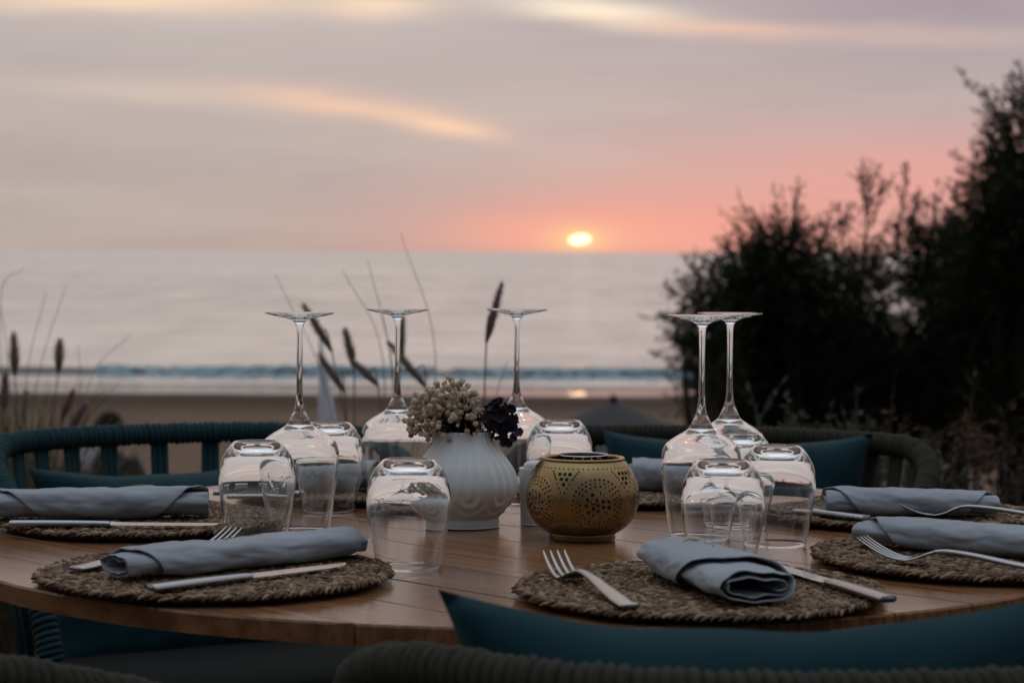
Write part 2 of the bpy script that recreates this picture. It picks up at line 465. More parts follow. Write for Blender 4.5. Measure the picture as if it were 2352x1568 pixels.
def sand_mat():
    mt, t, b = mat('beach_sand')
    co = objco(t)
    sp = t.node('ShaderNodeSeparateXYZ'); t.put(sp.inputs[0], co)
    n = t.noise(co, 1.3, 5); n2 = t.noise(co, 35, 4)
    yy = t.m('ADD', sp.outputs[1], t.m('MULTIPLY', t.m('SUBTRACT', t.noise(t.mapping(co, (0.10, 0.4, 1)), 1.0, 3), 0.5), 3.0))
    wet = t.m('DIVIDE', t.m('SUBTRACT', yy, 52.8), 1.6, clamp=True)
    damp = t.m('DIVIDE', t.m('SUBTRACT', yy, 44.0), 5.0, clamp=True)
    terr = t.m('SUBTRACT', 1.0, t.m('DIVIDE', t.m('SUBTRACT', sp.outputs[1], 3.9), 1.5, clamp=True))
    c = t.mix(n, (0.145, 0.092, 0.060, 1), (0.215, 0.145, 0.098, 1))
    c = t.mix(t.m('MULTIPLY', n2, 0.35), c, (0.085, 0.052, 0.032, 1))
    c = t.mix(t.m('MULTIPLY', damp, 0.85), c, (0.055, 0.035, 0.023, 1))
    c = t.mix(wet, c, (0.055, 0.042, 0.034, 1))
    c = t.mix(terr, c, (0.035, 0.028, 0.020, 1))
    t.put(b.inputs['Base Color'], c)
    t.put(b.inputs['Roughness'], t.m('SUBTRACT', 0.95, t.m('MULTIPLY', wet, 0.84)))
    t.put(b.inputs['Specular IOR Level'], t.m('ADD', 0.12, t.m('MULTIPLY', wet, 0.5)))
    bn = t.node('ShaderNodeBump'); t.put(bn.inputs['Height'], t.m('ADD', n2, t.m('MULTIPLY', t.noise(co, 5, 3), 2.0)))
    t.put(bn.inputs['Strength'], t.m('SUBTRACT', 0.5, t.m('MULTIPLY', wet, 0.498))); bn.inputs['Distance'].default_value = 0.03
    t.put(b.inputs['Normal'], bn.outputs[0])
    return mt
obj('ground', mesh_from('ground', gv, gf, sand_mat()), kind='structure')

def sea_mat():
    mt, t, b = mat('sea_water')
    co = objco(t)
    n0 = t.noise(t.mapping(co, (0.10, 0.45, 1)), 1.0, 6, 0.6)
    n1 = t.noise(t.mapping(co, (0.011, 0.050, 1)), 1.0, 8, 0.72)       # slicks and wind lanes
    n2 = t.noise(t.mapping(co, (0.22, 0.045, 1)), 1.0, 6, 0.68)                # ripple patches
    b.inputs['Base Color'].default_value = (0.070, 0.078, 0.072, 1)
    b.inputs['Roughness'].default_value = 0.6
    gl = t.node('ShaderNodeBsdfGlossy'); gl.distribution = 'MULTI_GGX'
    gl.inputs['Color'].default_value = (0.99, 0.98, 0.95, 1)
    t.put(gl.inputs['Roughness'], t.m('ADD', 0.19, t.m('MULTIPLY', n1, 0.12)))
    t.put(gl.inputs['Normal'], t.bump(n0, 0.10, 0.25))
    ms = t.node('ShaderNodeMixShader')
    t.put(ms.inputs[0], t.m('ADD', t.m('ADD', 0.56, t.m('MULTIPLY', t.m('SUBTRACT', n1, 0.35, clamp=True), 0.80)), t.m('MULTIPLY', t.m('SUBTRACT', n2, 0.34, clamp=True), 0.75)))
    t.l.new(b.outputs[0], ms.inputs[1]); t.l.new(gl.outputs[0], ms.inputs[2])
    t.l.new(ms.outputs[0], t.n['Material Output'].inputs[0])
    return mt
SEAM = sea_mat()
seay = list(np.linspace(61.0, 110, 50)) + [130, 170, 230, 320, 460, 700, 1200, 2500, 6000, 15000, 30000]
seax = [-20000, -3000, -600] + list(np.linspace(-150, 150, 61)) + [600, 3000, 20000]
sv = []
for y in seay:
    for x in seax:
        z = SEA + TILT * y
        if y < 110 and abs(x) <= 150:
            z += 0.035 * math.sin(y * 0.55 + 1.2 * noise.noise((x * 0.05, y * 0.05, 2))) * min(1, (y - 61) / 8)
        sv.append((x, y, z))
nx = len(seax)
sf = [(j * nx + i, j * nx + i + 1, (j + 1) * nx + i + 1, (j + 1) * nx + i) for j in range(len(seay) - 1) for i in range(nx - 1)]
obj('sea', mesh_from('sea', sv, sf, SEAM), kind='structure')

# the breaking wave: a dark glassy face at the left, broken into foam to the right
def wave_height(x):
    broken = max(0.0, min(1.0, (x + 13.5 + 2.0 * noise.noise((x * 0.5, 1.1, 0))) / 2.5))
    h = 0.19 + 0.07 * noise.noise((x * 0.22, 3.3, 0)) - 0.02 * broken
    return h, broken
wx = np.linspace(-60, 60, 400)
prof = [(-0.75, 0.0), (-0.5, 0.10), (-0.3, 0.45), (-0.12, 0.85), (0.10, 1.0), (0.5, 0.9), (1.2, 0.55), (2.2, 0.2), (3.4, 0.0)]
wv = []; wf = []
for x in wx:
    h, br = wave_height(x)
    y0 = 66.3 + 0.5 * noise.noise((x * 0.12, 0.7, 0))
    for (py, pz) in prof: wv.append((x, y0 + py, SEA + TILT * 66.3 - 0.03 + h * pz))
k = len(prof)
for i in range(len(wx) - 1):
    for j in range(k - 1): wf.append((i * k + j, (i + 1) * k + j, (i + 1) * k + j + 1, i * k + j + 1))
WAVEM = simple('dark_wave_water', (0.016, 0.026, 0.027), 0.35, scale=3, var=0.4, bump=0.4, bdist=0.05)
obj('wave', mesh_from('wave', wv, wf, WAVEM), kind='structure')
FOAM = simple('sea_foam', (0.80, 0.96, 1.0), 0.95, scale=4, var=0.35, bump=0.5, bdist=0.05, spec=0.1)
add_translucent(FOAM, (0.86, 0.98, 1.0, 1), 0.5)
fm = MB()
def puff(x, y, z, r, flat=0.6):
    n1, n2 = 7, 5; v = []; f = []
    for j in range(n2):
        th = PI * j / (n2 - 1)
        for i in range(n1):
            a = TAU * i / n1; q = r * (0.75 + 0.5 * random.random())
            v.append((x + 1.5 * q * math.sin(th) * math.cos(a), y + q * math.sin(th) * math.sin(a), z + flat * q * math.cos(th)))
    for j in range(n2 - 1):
        for i in range(n1): f.append((j * n1 + i, j * n1 + (i + 1) % n1, (j + 1) * n1 + (i + 1) % n1, (j + 1) * n1 + i))
    fm.add(v, f)
for q in range(3200):
    x = random.uniform(-24, 45)
    h, br = wave_height(x)
    y0 = 66.3 + 0.5 * noise.noise((x * 0.12, 0.7, 0))
    patch = 0.5 + 1.1 * noise.noise((x * 0.24, 9.1, 0)) + 0.5 * noise.noise((x * 1.1, 2.1, 0))
    if br > 0 and random.random() < 0.10 + 1.0 * patch:
        dy_ = random.uniform(-0.75, 0.9); r_ = random.uniform(0.07, 0.18)
        pz = float(np.interp(dy_, [p[0] for p in prof], [p[1] for p in prof]))
        puff(x, y0 + dy_, SEA + TILT * 66.3 - 0.03 + h * pz + 0.35 * r_, r_, 0.34)
    elif br > 0.2 and random.random() < 0.5:      # the wash running in ahead of it
        t_ = random.random() ** 1.6
        puff(x, y0 - 0.5 - 2.6 * t_ * (0.5 + patch), SEA + TILT * 65, random.uniform(0.08, 0.20), 0.10)
obj('sea_foam', fm.mesh('sea_foam', FOAM), kind='stuff')

# ------------------------------------------------------------------ trees and shrubs
def sprays(blobs, n_per, leaf_l, leaf_w, up=0.5, spray_l=(0.18, 0.42), m=16, wisps=()):
    """leaf quads along little twigs that fill the blobs; blobs: (centre, radius)"""
    out = []; twigs = []
    for c, r in blobs:
        n = int(n_per * (r / 0.3) ** 2)
        for _ in range(n):
            d = rng.normal(size=3); d /= np.linalg.norm(d)
            p = np.array(c) + d * r * rng.uniform(0.1, 0.85)
            g = d * 0.8 + rng.normal(size=3) * 0.45 + np.array([0, 0, up]); g /= np.linalg.norm(g)
            twigs.append((p, g, rng.uniform(*spray_l) * min(1.0, r / 0.25)))
    for p, q in wisps:
        p = np.array(p); q = np.array(q); L = np.linalg.norm(q - p)
        twigs.append((p, (q - p) / L, L))
        for k in range(int(L / 0.035)):
            s = rng.uniform(0.05, 0.97); g = (q - p) / L * 0.8 + rng.normal(size=3) * 0.45
            twigs.append((p + (q - p) * s, g / np.linalg.norm(g), rng.uniform(0.06, 0.16)))
    for p, g, L in twigs:
        mm = max(4, int(m * L / 0.3))
        s = rng.uniform(0, 1, mm)
        bend = np.array([0, 0, 0.12 * L])
        base = p + np.outer(s * L, g) + np.outer(s ** 2, bend) + rng.normal(size=(mm, 3)) * 0.004
        dirs = g * 0.9 + rng.normal(size=(mm, 3)) * 0.5
        dirs /= np.linalg.norm(dirs, axis=1, keepdims=True)
        side = np.cross(dirs, rng.normal(size=(mm, 3))); side /= np.linalg.norm(side, axis=1, keepdims=True)
        ll = leaf_l * rng.uniform(0.6, 1.3, (mm, 1)); ww = leaf_w * rng.uniform(0.6, 1.3, (mm, 1))
        out.append(np.stack([base, base + dirs * ll * 0.45 + side * ww, base + dirs * ll, base + dirs * ll * 0.45 - side * ww], axis=1))
        sd = np.cross(g, rng.normal(size=3)); sd /= np.linalg.norm(sd); e = p + g * L + bend
        out.append(np.stack([p - sd * 0.003, p + sd * 0.003, e + sd * 0.001, e - sd * 0.001])[None])
    return np.concatenate(out)

def tree(d, blobpx, wisppx, base_px, label, n_per=430):
    blobs = [(Q(x, y, d + random.uniform(-0.25, 0.35)), r / F * d) for x, y, r in blobpx]
    wisps = [(Q(a, b, d), Q(c, e, d + random.uniform(-0.2, 0.2))) for a, b, c, e in wisppx]
    bx = Q(base_px, 900, d).x
    base = Vector((bx, d, gz(bx, d)))
    root = empty('tamarisk_tree', base, label=label, category='tree', group='dark bushy trees beside the beach')
    def rel(me):
        o = obj(me.name, me, root); o.location = (0, 0, 0)
        o.matrix_parent_inverse = Matrix.Identity(4); me.transform(Matrix.Translation(-base)); return o
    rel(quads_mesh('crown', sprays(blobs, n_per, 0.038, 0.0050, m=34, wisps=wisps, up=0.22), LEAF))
    tb = MB()
    for c, r in blobs:
        mid = base.lerp(c, 0.5) + Vector((random.uniform(-.12, .12), random.uniform(-.1, .1), 0.1))
        st_ = base + Vector((random.uniform(-.12, .12), random.uniform(-.12, .12), -0.05))
        tb.add(*tube(catmull([st_, mid, c], 5), lambda t: 0.035 * (1 - t) + 0.006, 6))
    for p, q in wisps: tb.add(*tube([p, p.lerp(q, 0.5), q], lambda t: 0.006 * (1 - t) + 0.0015, 4))
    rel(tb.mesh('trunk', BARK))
    return root
tree(12.0, [(1800, 625, 85), (1745, 680, 80), (1835, 680, 72), (1700, 720, 75), (1790, 760, 120), (1710, 830, 95), (1850, 850, 120),
            (1770, 930, 120), (1690, 905, 80), (1805, 560, 38), (1735, 595, 36), (1870, 940, 100)],
     [(1810, 570, 1832, 445), (1760, 590, 1712, 495), (1870, 620, 1908, 490), (1700, 670, 1640, 590), (1690, 660, 1668, 560)], 1790,
     'dark rounded tree directly right of the wine glass stems, its left lobe over the surf')
tree(11.4, [(1605, 700, 42), (1572, 745, 34), (1640, 760, 45), (1590, 805, 42), (1640, 830, 45), (1600, 660, 22), (1655, 880, 50)],
     [(1610, 680, 1595, 600), (1590, 690, 1520, 665), (1580, 740, 1520, 735), (1640, 700, 1650, 640), (1610, 700, 1640, 610), (1600, 790, 1535, 780)], 1690,
     'thin leafy bush with sky showing through, behind the two crossing wine glass feet')
tree(12.6, [(1965, 620, 58), (1985, 690, 66), (1950, 800, 80), (2000, 870, 100), (1940, 910, 95), (2060, 930, 100)],
     [(1985, 600, 2000, 395), (1998, 520, 2035, 420), (1990, 500, 1975, 400), (2050, 600, 2085, 400), (1940, 590, 1925, 480), (2085, 520, 2110, 440)], 1990,
     'dark tree with bare wispy shoots rising above its crown, second from the tall tree')
tree(12.2, [(2125, 640, 66), (2175, 580, 60), (2205, 660, 85), (2160, 840, 72), (2220, 780, 95), (2170, 900, 115), (2250, 920, 110), (2105, 555, 40)],
     [(2110, 560, 2090, 470), (2140, 560, 2148, 455), (2190, 560, 2195, 460), (2215, 560, 2230, 440)], 2180,
     'dark tree of uneven outline just left of the tallest tree')
tree(11.6, [(2345, 345, 62), (2320, 440, 78), (2370, 480, 95), (2295, 540, 78), (2350, 610, 110), (2290, 690, 90), (2360, 780, 120), (2300, 860, 110), (2370, 950, 120), (2360, 270, 48), (2310, 380, 35)],
     [(2330, 330, 2236, 205), (2300, 290, 2260, 210), (2345, 290, 2320, 215), (2350, 260, 2346, 170), (2300, 420, 2232, 355), (2290, 470, 2215, 420)], 2330,
     'tallest dark tree at the right edge reaching above the sunset glow')

def shrub(name, d, x0, x1, ytop, ybot, material, label, n=10, per=300, ll=0.030, lw=0.0050, cat='shrub'):
    cx = (x0 + x1) / 2
    bx = Q(cx, 900, d); base = Vector((bx.x, d, gz(bx.x, d)))
    blobs = []; wisps = []
    for i in range(n):
        x = x0 + (x1 - x0) * (i + 0.5) / n + random.uniform(-12, 12)
        yt = ytop + random.uniform(-12, 25); r = random.uniform(26, 44)
        top = Q(x, yt + r, d + random.uniform(-0.15, 0.2)); rr = r / F * d
        blobs.append((top, rr))
        z = top.z - 1.2 * rr; gx = gz(top.x, d)
        while z > gx: blobs.append((Vector((top.x + random.uniform(-.05, .05), top.y + random.uniform(-.1, .1), z)), rr * 1.2)); z -= rr * 1.3
        if i % 3 == 0: wisps.append((top, Q(x + random.uniform(-15, 15), yt - random.uniform(8, 30), d)))
    root = empty(name, base, label=label, category=cat)
    V = sprays(blobs, per, ll, lw, up=0.9, spray_l=(0.05, 0.14), m=22, wisps=wisps) - np.array(base)
    obj('foliage', quads_mesh('foliage', V, material), root)
    tb = MB()
    for c, r in blobs[::2]:
        e = c - base; tb.add(*tube([(e.x * 0.6, e.y * 0.6, -0.05), (e.x * 0.85, e.y * 0.8, e.z * 0.5), e], lambda t: 0.008 * (1 - t) + 0.002, 5))
    obj('stem', tb.mesh('stem', BARK), root)
    return root
shrub('seaside_shrub', 5.4, 1720, 2010, 955, 1000, LEAF_GREY, 'grey-green leafy shrub just above the back of the olive rope chair', 11)
shrub('dry_shrub', 5.0, 2030, 2230, 1000, 1150, LEAF_BROWN, 'low brown dried shrub right of the olive rope chair', 7, 190)
shrub('dry_shrub', 5.2, 2200, 2400, 975, 1150, LEAF_BROWN, 'brown dried shrub at the right edge above the napkins', 7, 190)
shrub('seaside_shrub', 4.6, 2060, 2200, 1060, 1150, LEAF_GREY, 'small grey-green shrub behind the right arm of the olive rope chair', 5, 170)

# fountain grass: blades, bare stalks and bristly plumes
def plume_mesh(L, r, material):
    mb = MB()
    mb.add(*tube([(0, 0, L * t) for t in np.linspace(0, 1, 8)], lambda t: r * 0.5 * math.sin(PI * min(0.97, 0.12 + 0.85 * t)) ** 0.7, 6))
    for k in range(420):
        t = random.random(); a = random.uniform(0, TAU); rr = r * math.sin(PI * (0.1 + 0.85 * t)) ** 0.6
        b0 = Vector((0, 0, L * t)); tip = Vector((rr * math.cos(a) * random.uniform(.8, 1.25), rr * math.sin(a) * random.uniform(.8, 1.25), L * t + r * 1.1))
        s = Vector((-math.sin(a), math.cos(a), 0)) * r * 0.10
        mb.add([b0 - s, b0 + s, tip], [(0, 1, 2)])
    return mb.mesh('plume', material, False)
def fountain_grass(d, base_px, plumes, stalks, blades, label, spread=0.25, bh=(0.5, 0.8), nblade=160):
    bx = Q(base_px, 900, d).x
    base = Vector((bx, d, gz(bx, d)))
    root = empty('fountain_grass', base, label=label, category='ornamental grass', group='clumps of fountain grass by the beach')
    for (x0, y0, x1, y1, wpx, purple) in plumes:      # tip -> foot of the plume
        tip = Q(x0, y0, d + random.uniform(-.1, .1)); foot = Q(x1, y1, tip.y)
        o = obj('plume', plume_mesh((tip - foot).length, wpx * 1.6 / F * d, PLUME_PURPLE if purple else PLUME), root)
        o.location = foot - base; o.rotation_euler = (tip - foot).to_track_quat('Z', 'Y').to_euler()
        g = base + Vector((random.uniform(-.06, .06), random.uniform(-.06, .06), -0.03))
        md = foot.lerp(g, 0.55) + (foot - tip) * 0.35
        pts = catmull([tip.lerp(foot, 0.6) - base, foot - base, md - base, g - base], 6)
        obj('stalk', MB_one(tube(pts, 0.0016, 5), 'stalk', STALK), root)
    for (x0, y0, x1, y1) in stalks:
        tip = Q(x0, y0, d + random.uniform(-.15, .15)); md = Q(x1, y1, tip.y)
        g = base + Vector((random.uniform(-.06, .06), random.uniform(-.06, .06), -0.03))
        pts = catmull([tip - base, md - base, md.lerp(g, 0.5) - base + Vector(((md - tip).x * 0.15, 0, 0)), g - base], 6)
        obj('stalk', MB_one(tube(pts, lambda t: 0.0006 + 0.0010 * t, 5), 'stalk', STALK), root)
    V = []
    for _ in range(nblade):
        a = random.uniform(0, TAU); L = random.uniform(*bh); o_ = np.array([random.uniform(-.09, .09), random.uniform(-.09, .09), -0.02])
        out = np.array([math.cos(a), math.sin(a), 0]) * random.uniform(0.2, 1.0) * spread
        s = np.array([-math.sin(a), math.cos(a), 0]) * 0.0028
        pv = None
        for k in range(6):
            t = k / 5; p = o_ + out * t ** 1.8 + np.array([0, 0, L * (t - 0.25 * t ** 3)])
            q = s * (1 - 0.85 * t)
            if pv is not None: V.append(np.stack([pv[0] - pv[1], pv[0] + pv[1], p + q, p - q]))
            pv = (p, q)
    o = obj('blade_tuft', quads_mesh('blade_tuft', np.array(V), GRASS), root, kind='stuff')
    return root
def MB_one(vf, name, material, smooth=True):
    mb = MB(); mb.add(*vf); return mb.mesh(name, material, smooth)
fountain_grass(4.3, 850, [(702, 708, 762, 806, 11, 0), (738, 822, 792, 900, 10, 0), (795, 766, 814, 845, 11, 0), (812, 832, 868, 884, 10, 0),
                          (925, 735, 921, 830, 9, 0), (898, 793, 978, 888, 10, 0)],
               [(633, 632, 745, 880), (786, 618, 880, 830), (920, 536, 1000, 815), (845, 600, 900, 850), (870, 690, 905, 900)], 0,
               'clump of brown plumed fountain grass behind the two left wine glasses', 0.2, (0.35, 0.62), 90)
fountain_grass(3.9, 1075, [(1150, 660, 1117, 786, 11, 1)], [(1165, 830, 1130, 960)], 0,
               'single upright purple grass plume leaning behind the middle wine glass foot', 0.12, (0.3, 0.5), 30)
fountain_grass(5.0, 40, [(32, 776, 34, 862, 11, 0), (137, 792, 134, 856, 11, 0), (12, 866, 8, 948, 10, 1), (165, 905, 140, 968, 10, 1), (195, 934, 160, 990, 10, 1)],
               [(152, 655, 85, 880), (106, 672, 60, 880), (55, 615, 0, 700), (300, 768, 200, 890), (180, 790, 178, 930), (0, 690, 18, 860)], 0,
               'thick clump of fountain grass at the left edge beside the teal rope chair', 0.42, (0.72, 1.15), 1100)
fountain_grass(6.2, 40, [(60, 905, 50, 965, 8, 0)], [(230, 880, 190, 960)], 0,
               'green grass clump behind the left end of the teal rope chair', 0.35, (0.6, 1.0), 300)

# parasols on the beach
def parasol_closed():
    d = 9.5; b = Q(752, 1100, d); gx = gz(b.x, d); base = Vector((b.x, d, gx)); tip = Q(735, 775, d + 0.05) - base; 
    root = empty('closed_parasol', base, label='slim closed white parasol standing behind the left wine glass', category='parasol')
    bot = Q(754, 985, d) - base
    pts = [tip.lerp(bot, t) for t in np.linspace(0, 1, 10)]
    v, f = tube(pts, lambda t: (3 + 20 * t ** 1.2) / F * d, 14)
    v = [Vector(p) + Vector((0.010 * math.sin(k * 2.4), 0.010 * math.cos(k * 2.4), 0)) * (k // 14) / 10 for k, p in enumerate(v)]
    obj('canopy', MB_one((v, f), 'canopy', CANVAS_W), root)
    obj('pole', MB_one(tube([(bot.x, 0, -0.1), tuple(bot)], 0.02, 8), 'pole', CANVAS_W), root)
parasol_closed()
def parasol_open():
    d = 21.0; top = Q(1409, 921, d); gx = gz(top.x, d); base = Vector((top.x, d, gx)); H = top.z - gx
    root = empty('beach_parasol', base, label='dark grey open parasol lower on the beach, peak showing above the olive chair', category='parasol')
    R = 1.25; n = 8; v = [(0, 0, H)]; f = []
    rings = 5
    for j in range(1, rings + 1):
        for i in range(n * 4):
            a = TAU * i / (n * 4); ph = (a * n / TAU) % 1.0
            sag = 1 - 0.06 * math.sin(PI * ph)
            r = R * j / rings * sag
            v.append((r * math.cos(a), r * math.sin(a), H - r * 0.36 - 0.02 * math.sin(PI * j / rings)))
    N = n * 4
    for i in range(N): f.append((0, 1 + i, 1 + (i + 1) % N))
    for j in range(rings - 1):
        for i in range(N): f.append((1 + j * N + i, 1 + (j + 1) * N + i, 1 + (j + 1) * N + (i + 1) % N, 1 + j * N + (i + 1) % N))
    obj('canopy', mesh_from('canopy', v, f, CANVAS_D), root)
    obj('pole', MB_one(tube([(0, 0, -0.1), (0, 0, H)], 0.022, 8), 'pole', METAL_DARK), root)
    obj('finial', MB_one(lathe([(0, H - 0.02), (0.045, H), (0.04, H + 0.05), (0, H + 0.075)], 10), 'finial', METAL_DARK), root)
    for i in range(n):
        a = TAU * i / n
        obj('rib', MB_one(tube([(0, 0, H - 0.03), (R * math.cos(a), R * math.sin(a), H - R * 0.36 - 0.025)], 0.008, 5), 'rib', METAL_DARK), root)
parasol_open()

# the person sitting on the sand, seen from behind
def person():
    d = 16.8; hd = Q(248, 988, d)
    gx = gz(hd.x, d); base = Vector((hd.x, d, gx))
    root_z = hd.z - gx                       # head centre above the sand
    s = root_z / 0.78 if root_z > 0.3 else 1.0
    s = max(0.9, min(1.25, s))
    z0 = root_z - 0.78 * s                   # seat height
    J = [('pelvis', (0, 0, .10), .13, -1), ('waist', (0, .02, .28), .115, 0), ('chest', (0, .05, .45), .135, 1), ('neck0', (0, .05, .58), .07, 2), ('neck', (0, .055, .65), .052, 3),
         ('head', (0, .07, .76), .088, 4), ('crown', (0, .065, .82), .075, 5),
         ('shl', (-.16, .05, .55), .062, 2), ('ell', (-.25, .12, .33), .043, 7), ('wrl', (-.20, .34, .28), .03, 8), ('hal', (-.16, .42, .30), .033, 9),
         ('shr', (.16, .05, .55), .062, 2), ('elr', (.25, .12, .33), .043, 11), ('wrr', (.20, .34, .28), .03, 12), ('har', (.16, .42, .30), .033, 13),
         ('hipl', (-.10, .08, .10), .09, 0), ('knl', (-.17, .44, .34), .062, 15), ('anl', (-.13, .68, .06), .04, 16), ('tol', (-.13, .84, .03), .032, 17),
         ('hipr', (.10, .08, .10), .09, 0), ('knr', (.17, .44, .34), .062, 19), ('anr', (.13, .68, .06), .04, 20), ('tor', (.13, .84, .03), .032, 21)]
    bm = bmesh.new(); sk = bm.verts.layers.skin.verify(); vs_ = []
    for n_, p, r, pa in J:
        v = bm.verts.new((p[0] * s, p[1] * s, p[2] * s + z0)); v[sk].radius = (r * s, r * s); vs_.append(v)
        if pa >= 0: bm.edges.new((vs_[pa], v))
    vs_[0][sk].use_root = True
    me = bpy.data.meshes.new('person'); bm.to_mesh(me); bm.free(); me.materials.append(SKIN)
    o = bpy.data.objects.new('person', me); COL.objects.link(o); o.location = base
    md = o.modifiers.new('skin', 'SKIN'); md.use_smooth_shade = True
    o.modifiers.new('sub', 'SUBSURF').render_levels = 2
    o['label'] = 'dark-haired person in dark top sitting beyond the teal rope chair'; o['category'] = 'person'
    # hair cap and clothes
    hv = MB()
    n1, n2 = 18, 12; v = []; f = []
    for j in range(n2):
        th = PI * j / (n2 - 1)
        for i in range(n1):
            a = TAU * i / n1; q = 1 + 0.10 * noise.noise((3 * math.cos(a) * math.sin(th), 3 * math.sin(a) * math.sin(th), 3 * math.cos(th)))
            v.append((0.128 * s * q * math.sin(th) * math.cos(a), (0.03 + 0.115 * q * math.sin(th) * math.sin(a)) * s, (0.79 + 0.135 * q * math.cos(th)) * s + z0))
    for j in range(n2 - 1):
        for i in range(n1): f.append((j * n1 + i, j * n1 + (i + 1) % n1, (j + 1) * n1 + (i + 1) % n1, (j + 1) * n1 + i))
    obj('hair', mesh_from('hair', v, f, HAIR), o)
    sh = MB()
    for ring in ([(0, 0, .04, .19, .15), (0, .01, .18, .175, .145), (0, .03, .34, .185, .15), (0, .05, .46, .21, .155), (0, .05, .55, .20, .125), (0, .05, .60, .12, .09)],):
        v = []; f = []
        for (cx, cy, cz, rx, ry) in ring:
            for i in range(20):
                a = TAU * i / 20; v.append(((cx + rx * math.cos(a)) * s, (cy + ry * math.sin(a)) * s, cz * s + z0))
        for j in range(len(ring) - 1):
            for i in range(20): f.append((j * 20 + i, j * 20 + (i + 1) % 20, (j + 1) * 20 + (i + 1) % 20, (j + 1) * 20 + i))
        sh.add(v, f)
    for sx in (-1, 1):
        sh.add(*tube([(sx * .15 * s, .05 * s, .55 * s + z0), (sx * .21 * s, .085 * s, .44 * s + z0), (sx * .255 * s, .125 * s, .32 * s + z0)], lambda t: (0.075 - 0.018 * t) * s, 10))
    obj('shirt', sh.mesh('shirt', CLOTH_D), o)
    # pale towel lying over the left shoulder
    v = []; f = []
    pa = [(-.19, -.125, .46), (-.18, -.11, .50), (-.17, -.085, .55), (-.15, .0, .615), (-.15, .10, .62), (-.16, .20, .54), (-.17, .215, .42)]
    pa = catmull(pa, 3)
    for p in pa:
        for k in range(7):
            q = (k / 6 - 0.5) * 0.15
            v.append(((p[0] + q) * s, p[1] * s, (p[2] - 0.20 * max(0, -q) + 0.008 * math.sin(k * 2.0)) * s + z0))
    for i in range(len(pa) - 1):
        for k in range(6): f.append((i * 7 + k, i * 7 + k + 1, (i + 1) * 7 + k + 1, (i + 1) * 7 + k))
    tw = obj('towel', mesh_from('towel', v, f, TOWEL), label='pale towel over the shoulder of the person on the beach', category='towel')
    tw.location = base
    tw.modifiers.new('thick', 'SOLIDIFY').thickness = 0.008
person()

# ------------------------------------------------------------------ table
TC = Vector((0.015, 2.22)); TR = 0.61; TZ = 0.75
table = empty('round_table', (TC.x, TC.y, 0), math.radians(-45), label='round slatted wooden dining table set for seven', category='table')
W = 0.09; GAP = 0.0015; TH = 0.018
def plank_mesh(y0, y1, dz):
    pts = []
    def arc(ya, yb, sgn, n=10):
        return [(sgn * math.sqrt(max(0, TR * TR - y * y)), y) for y in np.linspace(ya, yb, n)]
    pts = arc(y0, y1, 1) + arc(y1, y0, -1)
    n = len(pts); v = []; 
    for (ins, z) in ((0.0, TZ - TH), (0.0, TZ - 0.002 + dz), (0.0012, TZ + dz)):
        for (x, y) in pts:
            L = math.hypot(x, y); k = (L - ins) / L if L > TR - 1e-4 else 1.0
            yy = min(max(y * k, y0 + (0.0006 if ins else 0)), y1 - (0.0006 if ins else 0))
            v.append((x * k, yy, z))
    f = [tuple(range(n))[::-1], tuple(range(2 * n, 3 * n))]
    for r in range(2):
        for i in range(n):
            j = (i + 1) % n; f.append((r * n + i, r * n + j, (r + 1) * n + j, (r + 1) * n + i))
    return mesh_from('plank', v, f, WOOD, False)
yy0 = -TR + 0.0005
edges = [-TR + 1e-4]
off = 0.022
e = -math.floor(TR / W) * W + off
while e < TR - 0.015:
    if e > -TR + 0.015: edges.append(e)
    e += W
edges.append(TR - 1e-4)
for a, b in zip(edges[:-1], edges[1:]):
    obj('plank', plank_mesh(a + GAP / 2, b - GAP / 2, random.uniform(-0.0003, 0.0002)), table)
obj('support_frame', MB_one(lathe([(0, TZ - TH - .03), (0.45, TZ - TH - .03), (0.45, TZ - TH - 0.001), (0, TZ - TH - 0.001)], 48), 'support_frame', DARKWOOD, False), table)
obj('pedestal', MB_one(lathe([(0, 0.03), (0.055, 0.03), (0.05, 0.2), (0.05, TZ - TH - .03)], 24), 'pedestal', METAL_DARK), table)
obj('base', MB_one(lathe([(0, 0.0), (0.28, 0.0), (0.28, 0.02), (0.06, 0.035), (0, 0.035)], 40), 'base', METAL_DARK), table)

